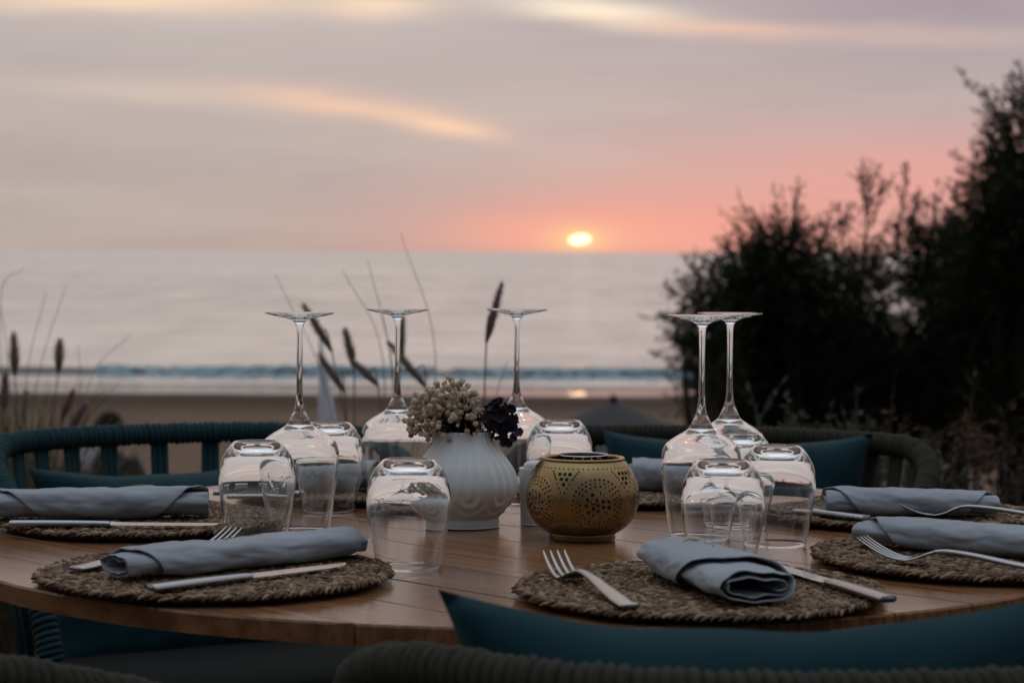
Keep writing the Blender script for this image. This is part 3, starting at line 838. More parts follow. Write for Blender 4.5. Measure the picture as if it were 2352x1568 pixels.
# ------------------------------------------------------------------ placemats
def placemat_mesh(seed):
    r_ = random.Random(seed); mb = MB(); pitch = 0.0078
    def strand(c, ang, L, r, tilt, lift):
        v = []; f = []; S = 5; N = 4
        ca, sa = math.cos(ang), math.sin(ang)
        for k in range(N + 1):
            t = k / N; x = (t - 0.5) * L
            rr = r * (0.35 + 0.65 * math.sin(PI * (0.1 + 0.8 * t)))
            zc = lift + 0.0022 * math.sin(PI * t) + tilt * x; yo = 0.0018 * math.sin(PI * t)
            for q in range(S):
                a = TAU * q / S
                lx = x; lyy = yo + rr * math.cos(a); lz_ = zc + rr * 0.8 * math.sin(a)
                v.append((c[0] + lx * ca - lyy * sa, c[1] + lx * sa + lyy * ca, c[2] + lz_))
        for k in range(N):
            for q in range(S): f.append((k * S + q, k * S + (q + 1) % S, (k + 1) * S + (q + 1) % S, (k + 1) * S + q))
        f.append(tuple(range(S))[::-1]); f.append(tuple(N * S + q for q in range(S)))
        mb.add(v, f)
    R = 0.163; nr = int(R / pitch)
    for k in range(1, nr + 1):
        r = k * pitch; n = max(5, int(TAU * r / 0.0060)); ph = r_.random() * TAU
        for i in range(n):
            a = ph + TAU * (i + r_.uniform(-.2, .2)) / n
            for sgn in (-1, 1):
                wob = (0.0022 + 0.0022 * (k > nr - 2)) * noise.noise((math.cos(a) * 4, math.sin(a) * 4, k * 0.4))
                rr = r + sgn * 0.0019 + wob + r_.uniform(-.0017, .0017) * (1 if k < nr else 0.5)
                strand((rr * math.cos(a), rr * math.sin(a), 0.0062 + 0.0012 * noise.noise((a * 5, k, 2))), a + PI / 2 + sgn * ((r_.uniform(0.25, 1.0) if r_.random() < 0.93 else r_.uniform(1.0, 2.2)) if k < nr else r_.uniform(0.25, 0.5)) , r_.uniform(0.0120, 0.0195), r_.uniform(0.0018, 0.0030),
                       r_.uniform(-0.12, 0.12), r_.uniform(-0.0010, 0.0014))
    base = lathe([(0, 0.001), (R - 0.016, 0.001), (R - 0.014, 0.003), (R - 0.016, 0.005), (0, 0.005)], 60)
    return mb.mesh('placemat', WEAVE), mesh_from('backing', base[0], base[1], simple('mat_backing', (0.05, 0.03, 0.016), 0.9))
pm, pb = placemat_mesh(3)
MATS = [(495, 1333, 'round woven seagrass placemat at the front left, under the napkin with yellow stitched arc'),
        (270, 1206, 'round woven seagrass placemat at the left edge, under the long napkin'),
        (800, 1128, 'round woven placemat at the back, seen through the left wine glasses'),
        (1490, 1130, 'round woven placemat at the back right of the gold lantern'),
        (2010, 1178, 'round woven placemat at the right rear, under the napkin nearest the olive chair'),
        (2270, 1278, 'round woven placemat at the right edge, with curved fork and napkin'),
        (1615, 1360, 'round woven seagrass placemat in front, with fork at its left and short napkin')]
pos_fix = [(-0.268, 1.85), (-0.405, 2.255), (-0.192, 2.585), (0.158, 2.575), (0.445, 2.36), (0.455, 1.99), (0.163, 1.768)]
MATC = []
for i, ((px, py, lab), (x, y)) in enumerate(zip(MATS, pos_fix)):
    o = obj('placemat', pm, label=lab, category='placemat', group='woven placemats on the table')
    o.location = (x, y, TZ + 0.0006); o.rotation_euler = (0, 0, i * 0.9)
    obj('backing', pb, o)
    MATC.append(Vector((x, y)))
MZ = TZ + 0.0105                 # top of a mat

# ------------------------------------------------------------------ napkins
def napkin(A, B, label, width=0.031, height=0.0165, turns=2.35, flap=0.62, end_ang=-0.6, taper=(1.0, 1.0), flapw=0.35, flapc=0.5, seed=0, emblem=None, skew=0.0, side=1, bow=0.0):
    """a cloth rolled up flat; A, B: ends of its axis on the mat"""
    r_ = random.Random(seed)
    ax = Vector((B.x - A.x, B.y - A.y, 0)); L = ax.length
    rz = math.atan2(ax.y, ax.x)
    NS, NA = 120, 46
    th_end = end_ang; th0 = th_end - TAU * turns * 1.0 - TAU * flap
    total = turns + flap
    def surf(th, a, off=0.0):
        q = (th - th0) / (TAU * total)               # 0 inside .. 1 outside
        g = 0.60 + 0.40 * q
        k = taper[0] + (taper[1] - taper[0]) * a
        k *= 1.0 + 0.07 * noise.noise((a * 2.5, seed * 3.1, 0.0)) + 0.05 * math.sin(PI * a)
        ex = 2.5
        c, s_ = math.cos(th), math.sin(th)
        den = (abs(c) ** ex + abs(s_) ** ex) ** (1 / ex)
        wr = 0.0034 * noise.noise((a * 5 + seed, c * 1.6, s_ * 1.6 + q * 2)) + 0.0015 * noise.noise((a * 16, c * 4 + seed, s_ * 4))
        y = (width * g * k + wr + off) * c / den
        z = (height * ((0.10 + 0.90 * q) if s_ > 0 else (0.35 + 0.65 * q)) * k ** 0.8 + wr + off) * s_ / den
        return y * side, z
    def axial(q, u):
        # the last part of the cloth narrows to a folded corner
        f = max(0.0, (q - (1 - (flap + 0.12) / total)) / ((flap + 0.12) / total))
        lo = 0.0 + f * (flapc - flapw * 0.5) + skew * f
        hi = 1.0 - f * (1 - flapc - flapw * 0.5) + skew * f
        jit = 0.006 * math.sin(q * 9 + seed)
        return lo + jit + (hi - lo) * u
    hb = height * 1.02
    v = []; f = []
    for i in range(NS + 1):
        q = i / NS; th = th0 + (th_end - th0) * q
        for j in range(NA + 1):
            a = axial(q, j / NA)
            y, z = surf(th, a)
            v.append((a * L, y, max(z, -hb + 0.0008) + hb))
    for i in range(NS):
        for j in range(NA):
            b = i * (NA + 1) + j; f.append((b, b + 1, b + NA + 2, b + NA + 1))
    zmin = min(p[2] for p in v); v = [(x, y, z - zmin) for (x, y, z) in v]; hb -= zmin
    me = mesh_from('napkin', v, f, NAPKIN)
    o = obj('napkin', me, label=label, category='napkin', group='rolled napkins on the placemats')
    o.location = (A.x, A.y, MZ + 0.0015); o.rotation_euler = (0, 0, rz)
    sd = o.modifiers.new('cloth', 'SOLIDIFY'); sd.thickness = 0.0015; sd.offset = 0
    sb = o.modifiers.new('soft', 'SUBSURF'); sb.levels = 0; sb.render_levels = 1
    if emblem:
        for (pts, material, rad) in emblem:
            path = []
            for (a, th) in pts:
                t2 = th
                while t2 < th_end - TAU: t2 += TAU
                while t2 > th_end: t2 -= TAU
                y, z = surf(t2, a, 0.0016)
                path.append((a * L, y, z + hb))
            obj('embroidery', MB_one(tube(catmull(path, 4), rad, 5, flat=0.5), 'embroidery', material), o)
    return o
TOP = PI / 2
em1 = [([(0.44, TOP + .10), (0.45, TOP - .2), (0.48, TOP - .42), (0.52, TOP - .5)], YELLOW, 0.0007),
       ([(0.585, TOP + .10), (0.58, TOP - .15), (0.565, TOP - .32)], YELLOW, 0.0007)]
for k in range(3):
    em1.append(([(0.465 + .012 * k, TOP - .3 - .12 * k), (0.51, TOP - .36 - .12 * k), (0.56 - .01 * k, TOP - .32 - .12 * k)], GREYTHREAD, 0.0005))
em1 = [([(a, th) for a, th in p], m_, r) for p, m_, r in em1]
N1A, N1B = P(262, 1334, MZ), P(812, 1276, MZ)
napkin(N1A, N1B, 'rolled grey napkin on the front left mat with yellow stitched arc, between fork and knife', 0.034, 0.0165, 2.2, 0.55, -2.2, (0.80, 0.78), 0.8, 0.55, 1, em1, bow=0.004)
napkin(P(-30, 1194, MZ), P(478, 1188, MZ), 'long rolled grey napkin at the left edge with its coiled end towards the glasses', 0.028, 0.0175, 2.3, 0.60, -0.9, (1.0, 1.05), 0.30, 0.52, 2,
       [([(0.66, TOP - .1), (0.70, TOP - .25), (0.75, TOP - .1)], YELLOW, 0.0007)])
napkin(P(640, 1128, MZ), P(872, 1126, MZ), 'rolled grey napkin behind the left wine glasses at the back of the table', 0.030, 0.019, 2.3, 0.55, -0.9, (0.95, 1.05), 0.35, 0.5, 3)
napkin(P(1440, 1122, MZ), P(1720, 1130, MZ), 'rolled grey napkin with raised corner between the gold lantern and a wine glass', 0.034, 0.0190, 2.0, 0.7, -0.8, (1.25, 0.85), 0.30, 0.35, 4)
napkin(P(1893, 1180, MZ), P(2290, 1186, MZ), 'rolled grey napkin on the right rear mat with its layered end beside a tumbler', 0.032, 0.0150, 2.2, 0.62, -0.9, (1.15, 0.9), 0.42, 0.5, 5)
napkin(P(1978, 1252, MZ), P(2530, 1292, MZ), 'rolled grey napkin on the right edge mat, behind the long curved fork', 0.032, 0.0155, 2.2, 0.62, -0.9, (0.95, 1.0), 0.42, 0.5, 6,
       [([(0.50, TOP - .25), (0.54, TOP - .36), (0.58, TOP - .25)], YELLOW, 0.0007)])
em8 = [([(0.24, TOP - .25), (0.275, TOP + .0), (0.25, TOP + .05), (0.285, TOP + .22), (0.26, TOP + .02), (0.295, TOP - .02), (0.262, TOP - .18)], YELLOW, 0.0009),
       ([(0.23, TOP - .1), (0.27, TOP + .12), (0.25, TOP - .12), (0.28, TOP + .03)], YELLOW, 0.0008),
       ([(0.36, TOP - .12), (0.42, TOP - .2), (0.47, TOP - .1)], GREYTHREAD, 0.0005)]
napkin(P(1536, 1312, MZ), P(1745, 1394, MZ), 'short folded napkin with small yellow emblem, open layered end facing the front cushion', 0.040, 0.0185, 2.15, 0.62, -2.4, (0.88, 1.0), 0.30, 0.38, 7, em8)

# ------------------------------------------------------------------ cutlery
def sweep_flat(stations):
    """stations: (s, z, half width, thickness) -> bar with bevelled section"""
    v = []; f = []
    for (s, z, hw, th) in stations:
        for (a, b) in ((-1, 0.25), (-0.75, 1), (0.75, 1), (1, 0.25), (1, -0.25), (0.75, -1), (-0.75, -1), (-1, -0.25)):
            v.append((s, a * hw, z + b * th / 2))
    n = 8
    for i in range(len(stations) - 1):
        for k in range(n):
            k2 = (k + 1) % n; f.append((i * n + k, (i + 1) * n + k, (i + 1) * n + k2, i * n + k2))
    f.append(tuple(range(n))); f.append(tuple((len(stations) - 1) * n + k for k in range(n))[::-1])
    return v, f
# fork: x = 0 at the handle end, tines towards +x
def fork_meshes():
    hd = sweep_flat([tuple(p) for p in catmull([(0, .0030, .0085, .0035), (.02, .0034, .0082, .0038), (.06, .0065, .0064, .0042), (.10, .0108, .0046, .0044), (.125, .0122, .0040, .0042), (.138, .0112, .0045, .0036)], 5)])
    hh = sweep_flat([tuple(p) for p in catmull([(.137, .0112, .0046, .0034), (.145, .0085, .0078, .0026), (.152, .0052, .0112, .0022), (.160, .0028, .0123, .0021), (.166, .0020, .0125, .0020)], 4)])
    ti = sweep_flat([tuple(p) for p in catmull([(.165, .0020, .0024, .0020), (.178, .0034, .0019, .0020), (.192, .0080, .0016, .0018), (.206, .0150, .0012, .0014), (.213, .0195, .0007, .0009)], 4)])
    return [MB_one(x, n, STEEL) for x, n in ((hd, 'handle'), (hh, 'head'), (ti, 'tine'))]
FH, FHH, FT = fork_meshes()
def fork(A, B, label, dz=0.0):
    ax = B - A
    r = empty('fork', (A.x, A.y, MZ + 0.0012 + dz), math.atan2(ax.y, ax.x), label=label, category='fork', group='steel forks on the table')
    obj('handle', FH, r)
    h = obj('head', FHH, r)
    for k in range(4):
        t = obj('tine', FT, h); t.location = (0, (k - 1.5) * 0.0066, 0)
    return r
def knife_meshes():
    hd = sweep_flat([tuple(p) for p in catmull([(0, .0038, .0070, .0050), (.004, .0038, .0078, .0066), (.05, .0038, .0070, .0068), (.095, .0036, .0058, .0062), (.104, .0034, .0052, .0054)], 5)])
    v = []; f = []
    st_ = [(.1035, -.0045, .0045, .0042), (.109, -.0062, .0048, .0026), (.125, -.0072, .0048, .0020), (.16, -.0074, .0048, .0018), (.19, -.0066, .0048, .0016), (.206, -.0042, .0046, .0013), (.214, .0000, .0050, .0010), (.217, .0040, .0045, .0008)]
    for (s, y0, y1, th) in st_:
        v += [(s, y0, .0030), (s, y1, .0030 + th / 2 + .0008), (s, y1, .0030 - th / 2)]
    for i in range(len(st_) - 1):
        for k in range(3):
            k2 = (k + 1) % 3; f.append((i * 3 + k, i * 3 + k2, (i + 1) * 3 + k2, (i + 1) * 3 + k))
    f.append((0, 2, 1)); n = (len(st_) - 1) * 3; f.append((n, n + 1, n + 2))
    return MB_one(hd, 'handle', STEEL), MB_one((v, f), 'blade', BLADE, False)
KH, KB = knife_meshes()
def knife(A, B, label, dz=0.0, flip=1):
    ax = B - A
    r = empty('knife', (A.x, A.y, MZ + 0.0012 + dz), math.atan2(ax.y, ax.x), label=label, category='knife', group='steel knives on the table')
    obj('handle', KH, r); b = obj('blade', KB, r)
    if flip < 0: b.scale = (1, -1, 1)
    return r
knife(P(345, 1364, MZ), P(800, 1306, MZ), 'steel knife lying in front of the napkin on the front left mat')
knife(P(25, 1212, MZ), P(500, 1214, MZ), 'steel knife in front of the long napkin at the left edge')
knife(P(690, 1140, MZ), P(535, 1140, MZ), 'steel knife on the back left mat, seen through a tumbler', flip=-1)
knife(P(1990, 1200, MZ), P(1745, 1168, MZ), 'steel knife partly behind the right tumbler on the right rear mat')
knife(P(2040, 1390, MZ), P(1800, 1315, MZ), 'steel knife with its handle pointing out right of the short front napkin', flip=-1)
fork(P(1447, 1402, MZ), P(1285, 1322, MZ), 'steel fork at the left of the front mat, tines overhanging towards the lantern')
fork(P(172, 1316, MZ), P(570, 1252, MZ), 'steel fork mostly hidden behind the napkin on the front left mat')
fork(P(2480, 1334, MZ), P(2000, 1288, MZ), 'long curved fork on the right edge mat, handle running out of frame', 0.002)
fork(P(2500, 1206, MZ), P(2120, 1190, MZ), 'fork with raised tines in front of the right rear napkin', 0.002)

# ------------------------------------------------------------------ glasses
def smooth_prof(pts, n=5): return [tuple(p) for p in catmull(pts, n)]
def tumbler_mesh():
    out = smooth_prof([(.0306, .0004), (.0338, .018), (.0372, .036), (.0393, .052), (.0400, .064), (.0395, .074), (.0374, .083), (.0338, .0905), (.0296, .0965), (.0262, .1005), (.0240, .1024)], 5)
    top = smooth_prof([(.0240, .1024), (.0225, .1030), (.0205, .1028), (.0185, .1018), (.0150, .1008), (.0080, .1003), (.0, .1001)], 4)
    inn = smooth_prof([(.0, .0955), (.0090, .0953), (.0160, .0945), (.0215, .0925), (.0262, .0890), (.0308, .0842), (.0348, .0775), (.0373, .0700), (.0383, .0620), (.0379, .0510), (.0360, .0355), (.0327, .0178), (.0297, .0004)], 5)
    rim = [(.0299, .0001), (.03015, 0.0), (.0304, .0001)]
    prof = out + top[1:]
    v, f = lathe(prof + inn + rim + [out[0]], 72)
    # profile joins at the poles: drop the degenerate span automatically handled by lathe
    return mesh_from('tumbler', v, f, GLASS)
TM = tumbler_mesh()
def on_table(px, d):
    return Vector(((px - 1176) / F * d + 0.0, d, TZ + 0.0012))
TUMBLERS = [(591, 2.126, 'upside-down tumbler at the left, above the napkin with yellow stitched arc'),
            (757, 2.40, 'upside-down tumbler standing half behind the left wine glass bowl'),
            (940, 1.93, 'upside-down tumbler alone in front of the white vase, nearest the table edge'),
            (1287, 2.46, 'upside-down tumbler behind the gold lantern reflecting the pink sky'),
            (1664, 1.94, 'upside-down tumbler directly behind the short front napkin'),
            (1700, 2.274, 'upside-down tumbler at the rear of the right glass group, mostly hidden'),
            (1788, 2.11, 'upside-down tumbler at the right end of the right glass group')]
for px, d, lab in TUMBLERS:
    o = obj('tumbler', TM, label=lab, category='tumbler', group='upside-down tumblers on the table')
    o.location = on_table(px, d); o.rotation_euler = (0, 0, random.uniform(0, TAU))
def wine_meshes():
    bowl_o = smooth_prof([(.0322, .0004), (.0355, .020), (.0395, .045), (.0420, .068), (.0424, .082), (.0416, .0905), (.0385, .0975), (.0335, .1025), (.0270, .1070), (.0200, .1110), (.0148, .1145), (.0116, .1185), (.0090, .1240)], 6)
    stem = smooth_prof([(.0090, .1240), (.0064, .1300), (.0046, .1370), (.0037, .1450), (.0033, .160), (.0032, .185), (.0032, .208), (.0035, .2165), (.0043, .2215), (.0058, .2250)], 6)
    foot = smooth_prof([(.0058, .2250), (.0095, .2278), (.0170, .2300), (.0260, .2318), (.0340, .2336), (.0364, .2345), (.0368, .2352), (.0362, .2358), (.0300, .2357), (.0180, .2352), (.0080, .2349), (.0, .2348)], 5)
    inn = smooth_prof([(.0, .1120), (.0060, .1116), (.0125, .1098), (.0200, .1062), (.0270, .1020), (.0332, .0970), (.0377, .0918), (.0404, .0855), (.0413, .0790), (.0409, .0670), (.0385, .0445), (.0346, .0200), (.0314, .0004)], 6)
    rim = [(.0316, .0001), (.0318, 0.0), (.0320, .0001)]
    b = lathe(inn + rim + bowl_o, 72); s = lathe(stem, 72); ft = lathe(foot, 72)
    return [mesh_from(n, v, f, GLASS) for n, (v, f) in (('bowl', b), ('stem', s), ('foot', ft))]
WM = wine_meshes()
WINES = [(688, 2.195, 'upside-down wine glass on the left, largest foot, beside the left tumbler'),
         (913, 2.45, 'upside-down wine glass just left of the dried flowers'),
         (1187, 2.50, 'upside-down wine glass standing behind the purple flower'),
         (1613, 2.17, 'upside-down wine glass in front of the right pair, its foot overlapping the other'),
         (1677, 2.32, 'upside-down wine glass at the back of the right pair against the dark tree')]
for px, d, lab in WINES:
    r = empty('wine_glass', on_table(px, d), random.uniform(0, TAU), label=lab, category='wine glass', group='upside-down wine glasses on the table')
    for me in WM: obj(me.name, me, r)

# ------------------------------------------------------------------ vase with dried flowers
def vase():
    pr = [(.0, .0), (.036, .0), (.0385, .0012), (.0388, .006), (.0385, .0092), (.0400, .0112), (.0440, .0152), (.0510, .0240), (.0565, .0335), (.0590, .0440), (.0575, .0540), (.0535, .0640), (.0470, .0740), (.0395, .0840), (.0330, .0930), (.0303, .0990), (.0295, .1040)]
    sm = smooth_prof(pr, 8) + [(.0288, .1046), (.0280, .1040), (.0285, .0985), (.033, .088), (.045, .07), (.050, .05), (.03, .02), (0, .015)]
    n = 9; zc = 0.036; cell = TAU / n
    def mod(a, z, r):
        if z < 0.0105 or z > 0.1038 or r < 0.0275: return 0.0
        q = ((a + 0.25) % cell) - cell / 2; x = q * 0.058
        if z > zc: dd = abs(x)
        else: dd = math.hypot(x, (z - zc) * 1.05)
        amp = 0.00125 * min(1.0, (z - 0.0105) / 0.006) * (1.0 if z < 0.06 else max(0.42, 1 - (z - 0.06) / 0.03))
        ridge = math.cos(dd / 0.0062 * TAU * 0.5 * 1.0) 
        if dd > 0.0235: ridge = -0.4
        return amp * ridge
    sm2 = []
    for (r, z), (r2, z2) in zip(sm[:-1], sm[1:]):
        sm2.append((r, z))
    sm2.append(sm[-1])
    v, f = lathe(sm2, 288, mod)
    c = on_table(1068, 2.26)
    o = obj('vase', mesh_from('vase', v, f, CERAMIC), label='white stoneware vase with embossed scallop ridges holding dried flowers', category='vase')
    o.location = c; o.rotation_euler = (0, 0, 0.55)
    return c
VC = vase()
def flowers():
    z0 = VC.z + 0.100
    # cream gypsophila, leaning to the left
    root = empty('dried_gypsophila', (VC.x - 0.006, VC.y, VC.z + 0.03), label='bunch of dried cream gypsophila in the white vase', category='dried flowers')
    bl = []
    for sd in range(6):
        rb = random.Random(40 + sd); mb = MB()
        for k in range(15):                      # crumpled little petals round a heart
            d = Vector((rb.gauss(0, 1), rb.gauss(0, 1), rb.gauss(0, 1))).normalized()
            t1 = d.orthogonal().normalized(); t1.rotate(Matrix.Rotation(rb.uniform(0, TAU), 3, d)); t2 = d.cross(t1)
            sz = rb.uniform(0.45, 0.75); v = []
            for a in range(3):
                for b in range(3):
                    u, q = (a - 1) * sz, (b - 1) * sz * 0.8
                    v.append(d * (rb.uniform(0.78, 1.08) - 0.35 * (u * u + q * q)) + t1 * u + t2 * q)
            mb.add(v, [(0, 1, 4, 3), (1, 2, 5, 4), (3, 4, 7, 6), (4, 5, 8, 7)])
        mb.add([tuple(Vector(p) * 0.7) for p in lathe([(0, -1), (.7, -.7), (1, 0), (.7, .7), (0, 1)], 8)[0]], lathe([(0, -1), (.7, -.7), (1, 0), (.7, .7), (0, 1)], 8)[1])
        bl.append(mb.mesh('blossom', BLOSSOM))
    sp = VC + Vector((-0.004, 0, 0.098))
    fork_pts = []
    tb = MB()
    n = 0; tries = 0; placed = []
    while n < 290 and tries < 6000:
        tries += 1
        # an umbrella-shaped cloud left of the vase mouth
        u = random.gauss(0, 1); 
        px = random.uniform(935, 1120); py = random.uniform(868, 1012)
        cx, cy_ = 1040, 985
        ex = (px - cx) / (108 if px < cx else 82); ey = (py - cy_) / (112 if py < cy_ else 34)
        rr = math.hypot(ex, ey)
        if rr > 1.0 or (rr > 0.88 and random.random() < 0.35): continue
        dep = VC.y + random.uniform(-0.045, 0.022) * math.sqrt(max(0.05, 1 - rr * rr))
        if px > 1010 and py > 965 and random.random() < 0.7: continue
        c = Q(px, py, dep)
        if any((c - q).length < 0.0040 for q in placed[-120:]): continue
        placed.append(c); n += 1
        o = obj('blossom', bl[n % 6], root)
        o.location = c - root.location; q = random.choice((0.0019, 0.0023, 0.0027, 0.0031, 0.0036)) 
        if random.random() < 0.12: q *= 1.2
        o.scale = (q, q, q * random.uniform(0.8, 1.1)); o.rotation_euler = (random.uniform(0, 6), random.uniform(0, 6), random.uniform(0, 6))
        md = sp.lerp(c, 0.55) + Vector((0, 0, 0.008))
        if n % 2 == 0: tb.add(*tube(catmull([sp + Vector((random.uniform(-.012, .012), random.uniform(-.012, .012), -0.05)), md, c], 3), 0.00038, 4, False))
    for (x, y) in ((1030, 866), (1002, 880), (1062, 875), (955, 905), (930, 965), (940, 985), (985, 905), (1075, 885), (1088, 905)):
        c = Q(x, y, VC.y + random.uniform(-.02, .02)); o = obj('blossom', bl[0], root); o.location = c - root.location; q = 0.0034; o.scale = (q, q, q)
        tb.add(*tube(catmull([sp, sp.lerp(c, 0.6) + Vector((0, 0, .006)), c], 3), 0.0005, 4, False))
    tb.v = [tuple(Vector(p) - root.location) for p in tb.v]
    obj('stem', tb.mesh('stem', STEM), root)
    # dark core below the blossoms: dried leaves inside the mouth
    V = []
    for _ in range(380):
        c = np.array(VC) + np.array([random.gauss(-0.004, .013), random.gauss(0, .012), random.uniform(0.100, 0.122)])
        d = rng.normal(size=3); d[2] = abs(d[2]); d /= np.linalg.norm(d); s = np.cross(d, rng.normal(size=3)); s /= np.linalg.norm(s)
        L = 0.010; V.append(np.stack([c, c + d * L * .5 + s * .0022, c + d * L, c + d * L * .5 - s * .0022]) - np.array(root.location))
    obj('dark_leaf_tuft', quads_mesh('dark_leaf_tuft', np.array(V), foliage_mat('dried_dark_leaf', (0.012, 0.008, 0.006), (0.03, 0.02, 0.014))), root, kind='stuff')
    # purple hydrangea on the right
    hr = empty('dried_hydrangea', (VC.x + 0.018, VC.y - 0.005, VC.z + 0.03), label='dried dark purple hydrangea head leaning right in the white vase', category='dried flower')
    pms = []
    for sd in range(4):
        v = []; f = []; N = 8
        for i in range(N + 1):
            t = i / N; wd = 0.62 * math.sin(PI * (0.06 + 0.90 * t ** 0.8)) ** 0.8 * (1 + 0.08 * math.sin(9 * t + sd))
            for k in range(7):
                s = (k / 6 - 0.5) * 2
                v.append((t - 0.10 * s * s * (t > 0.8) + 0.02 * math.sin(5 * s + sd), s * wd, 0.16 * s * s + 0.30 * t * t - 0.12 * t + 0.07 * noise.noise((t * 3, s * 2, sd * 5))))
        for i in range(N):
            for k in range(6): f.append((i * 7 + k, i * 7 + k + 1, (i + 1) * 7 + k + 1, (i + 1) * 7 + k))
        pms.append(mesh_from('petal', v, f, PETAL))
    cen = Q(1143, 968, VC.y - 0.004)
    for k in range(130):
        d = Vector(rng.normal(size=3)).normalized()
        if d.x < -0.75: continue
        rad = Vector((0.0205, 0.021, 0.0215))
        if d.z < -0.55 and d.x < 0.1: continue
        p = cen + Vector((d.x * rad.x, d.y * rad.y, d.z * rad.z)) * random.uniform(0.62, 1.0)
        o = obj('petal', pms[k % 4], hr); s = random.uniform(0.0075, 0.0115)
        o.location = p - hr.location; o.scale = (s, s, s)
        tw = Vector(rng.normal(size=3)).normalized() * 0.55 + d * 0.5
        t_ = (tw - d * tw.dot(d) * 0.7).normalized()
        zax = (d * 0.8 + Vector(rng.normal(size=3)) * 0.28).normalized(); xa = (t_ - zax * t_.dot(zax)).normalized(); ya = zax.cross(xa)
        o.rotation_euler = Matrix((xa, ya, zax)).transposed().to_euler()
    for (x, y) in ((1160, 1012), (1185, 985), (1150, 1010), (1170, 1000)):
        p = Q(x, y, VC.y - 0.01); o = obj('petal', pms[1], hr); o.location = p - hr.location; o.scale = (0.010,) * 3; o.rotation_euler = (1.2, random.uniform(0.3, 1.2), random.uniform(-.6, .6))
    lo = VC + Vector((0.012, 0, 0.05))
    obj('stem', MB_one(tube([tuple(lo - hr.location), tuple(cen - Vector((0.01, 0, 0.03)) - hr.location), tuple(cen - hr.location)], 0.0016, 6), 'stem', STEM), hr)
    core = lathe([(0, -.014), (.012, -.008), (.014, 0), (.011, .010), (0, .014)], 14)
    o = obj('flower_core', mesh_from('flower_core', core[0], core[1], PETAL), hr); o.location = cen - hr.location
flowers()

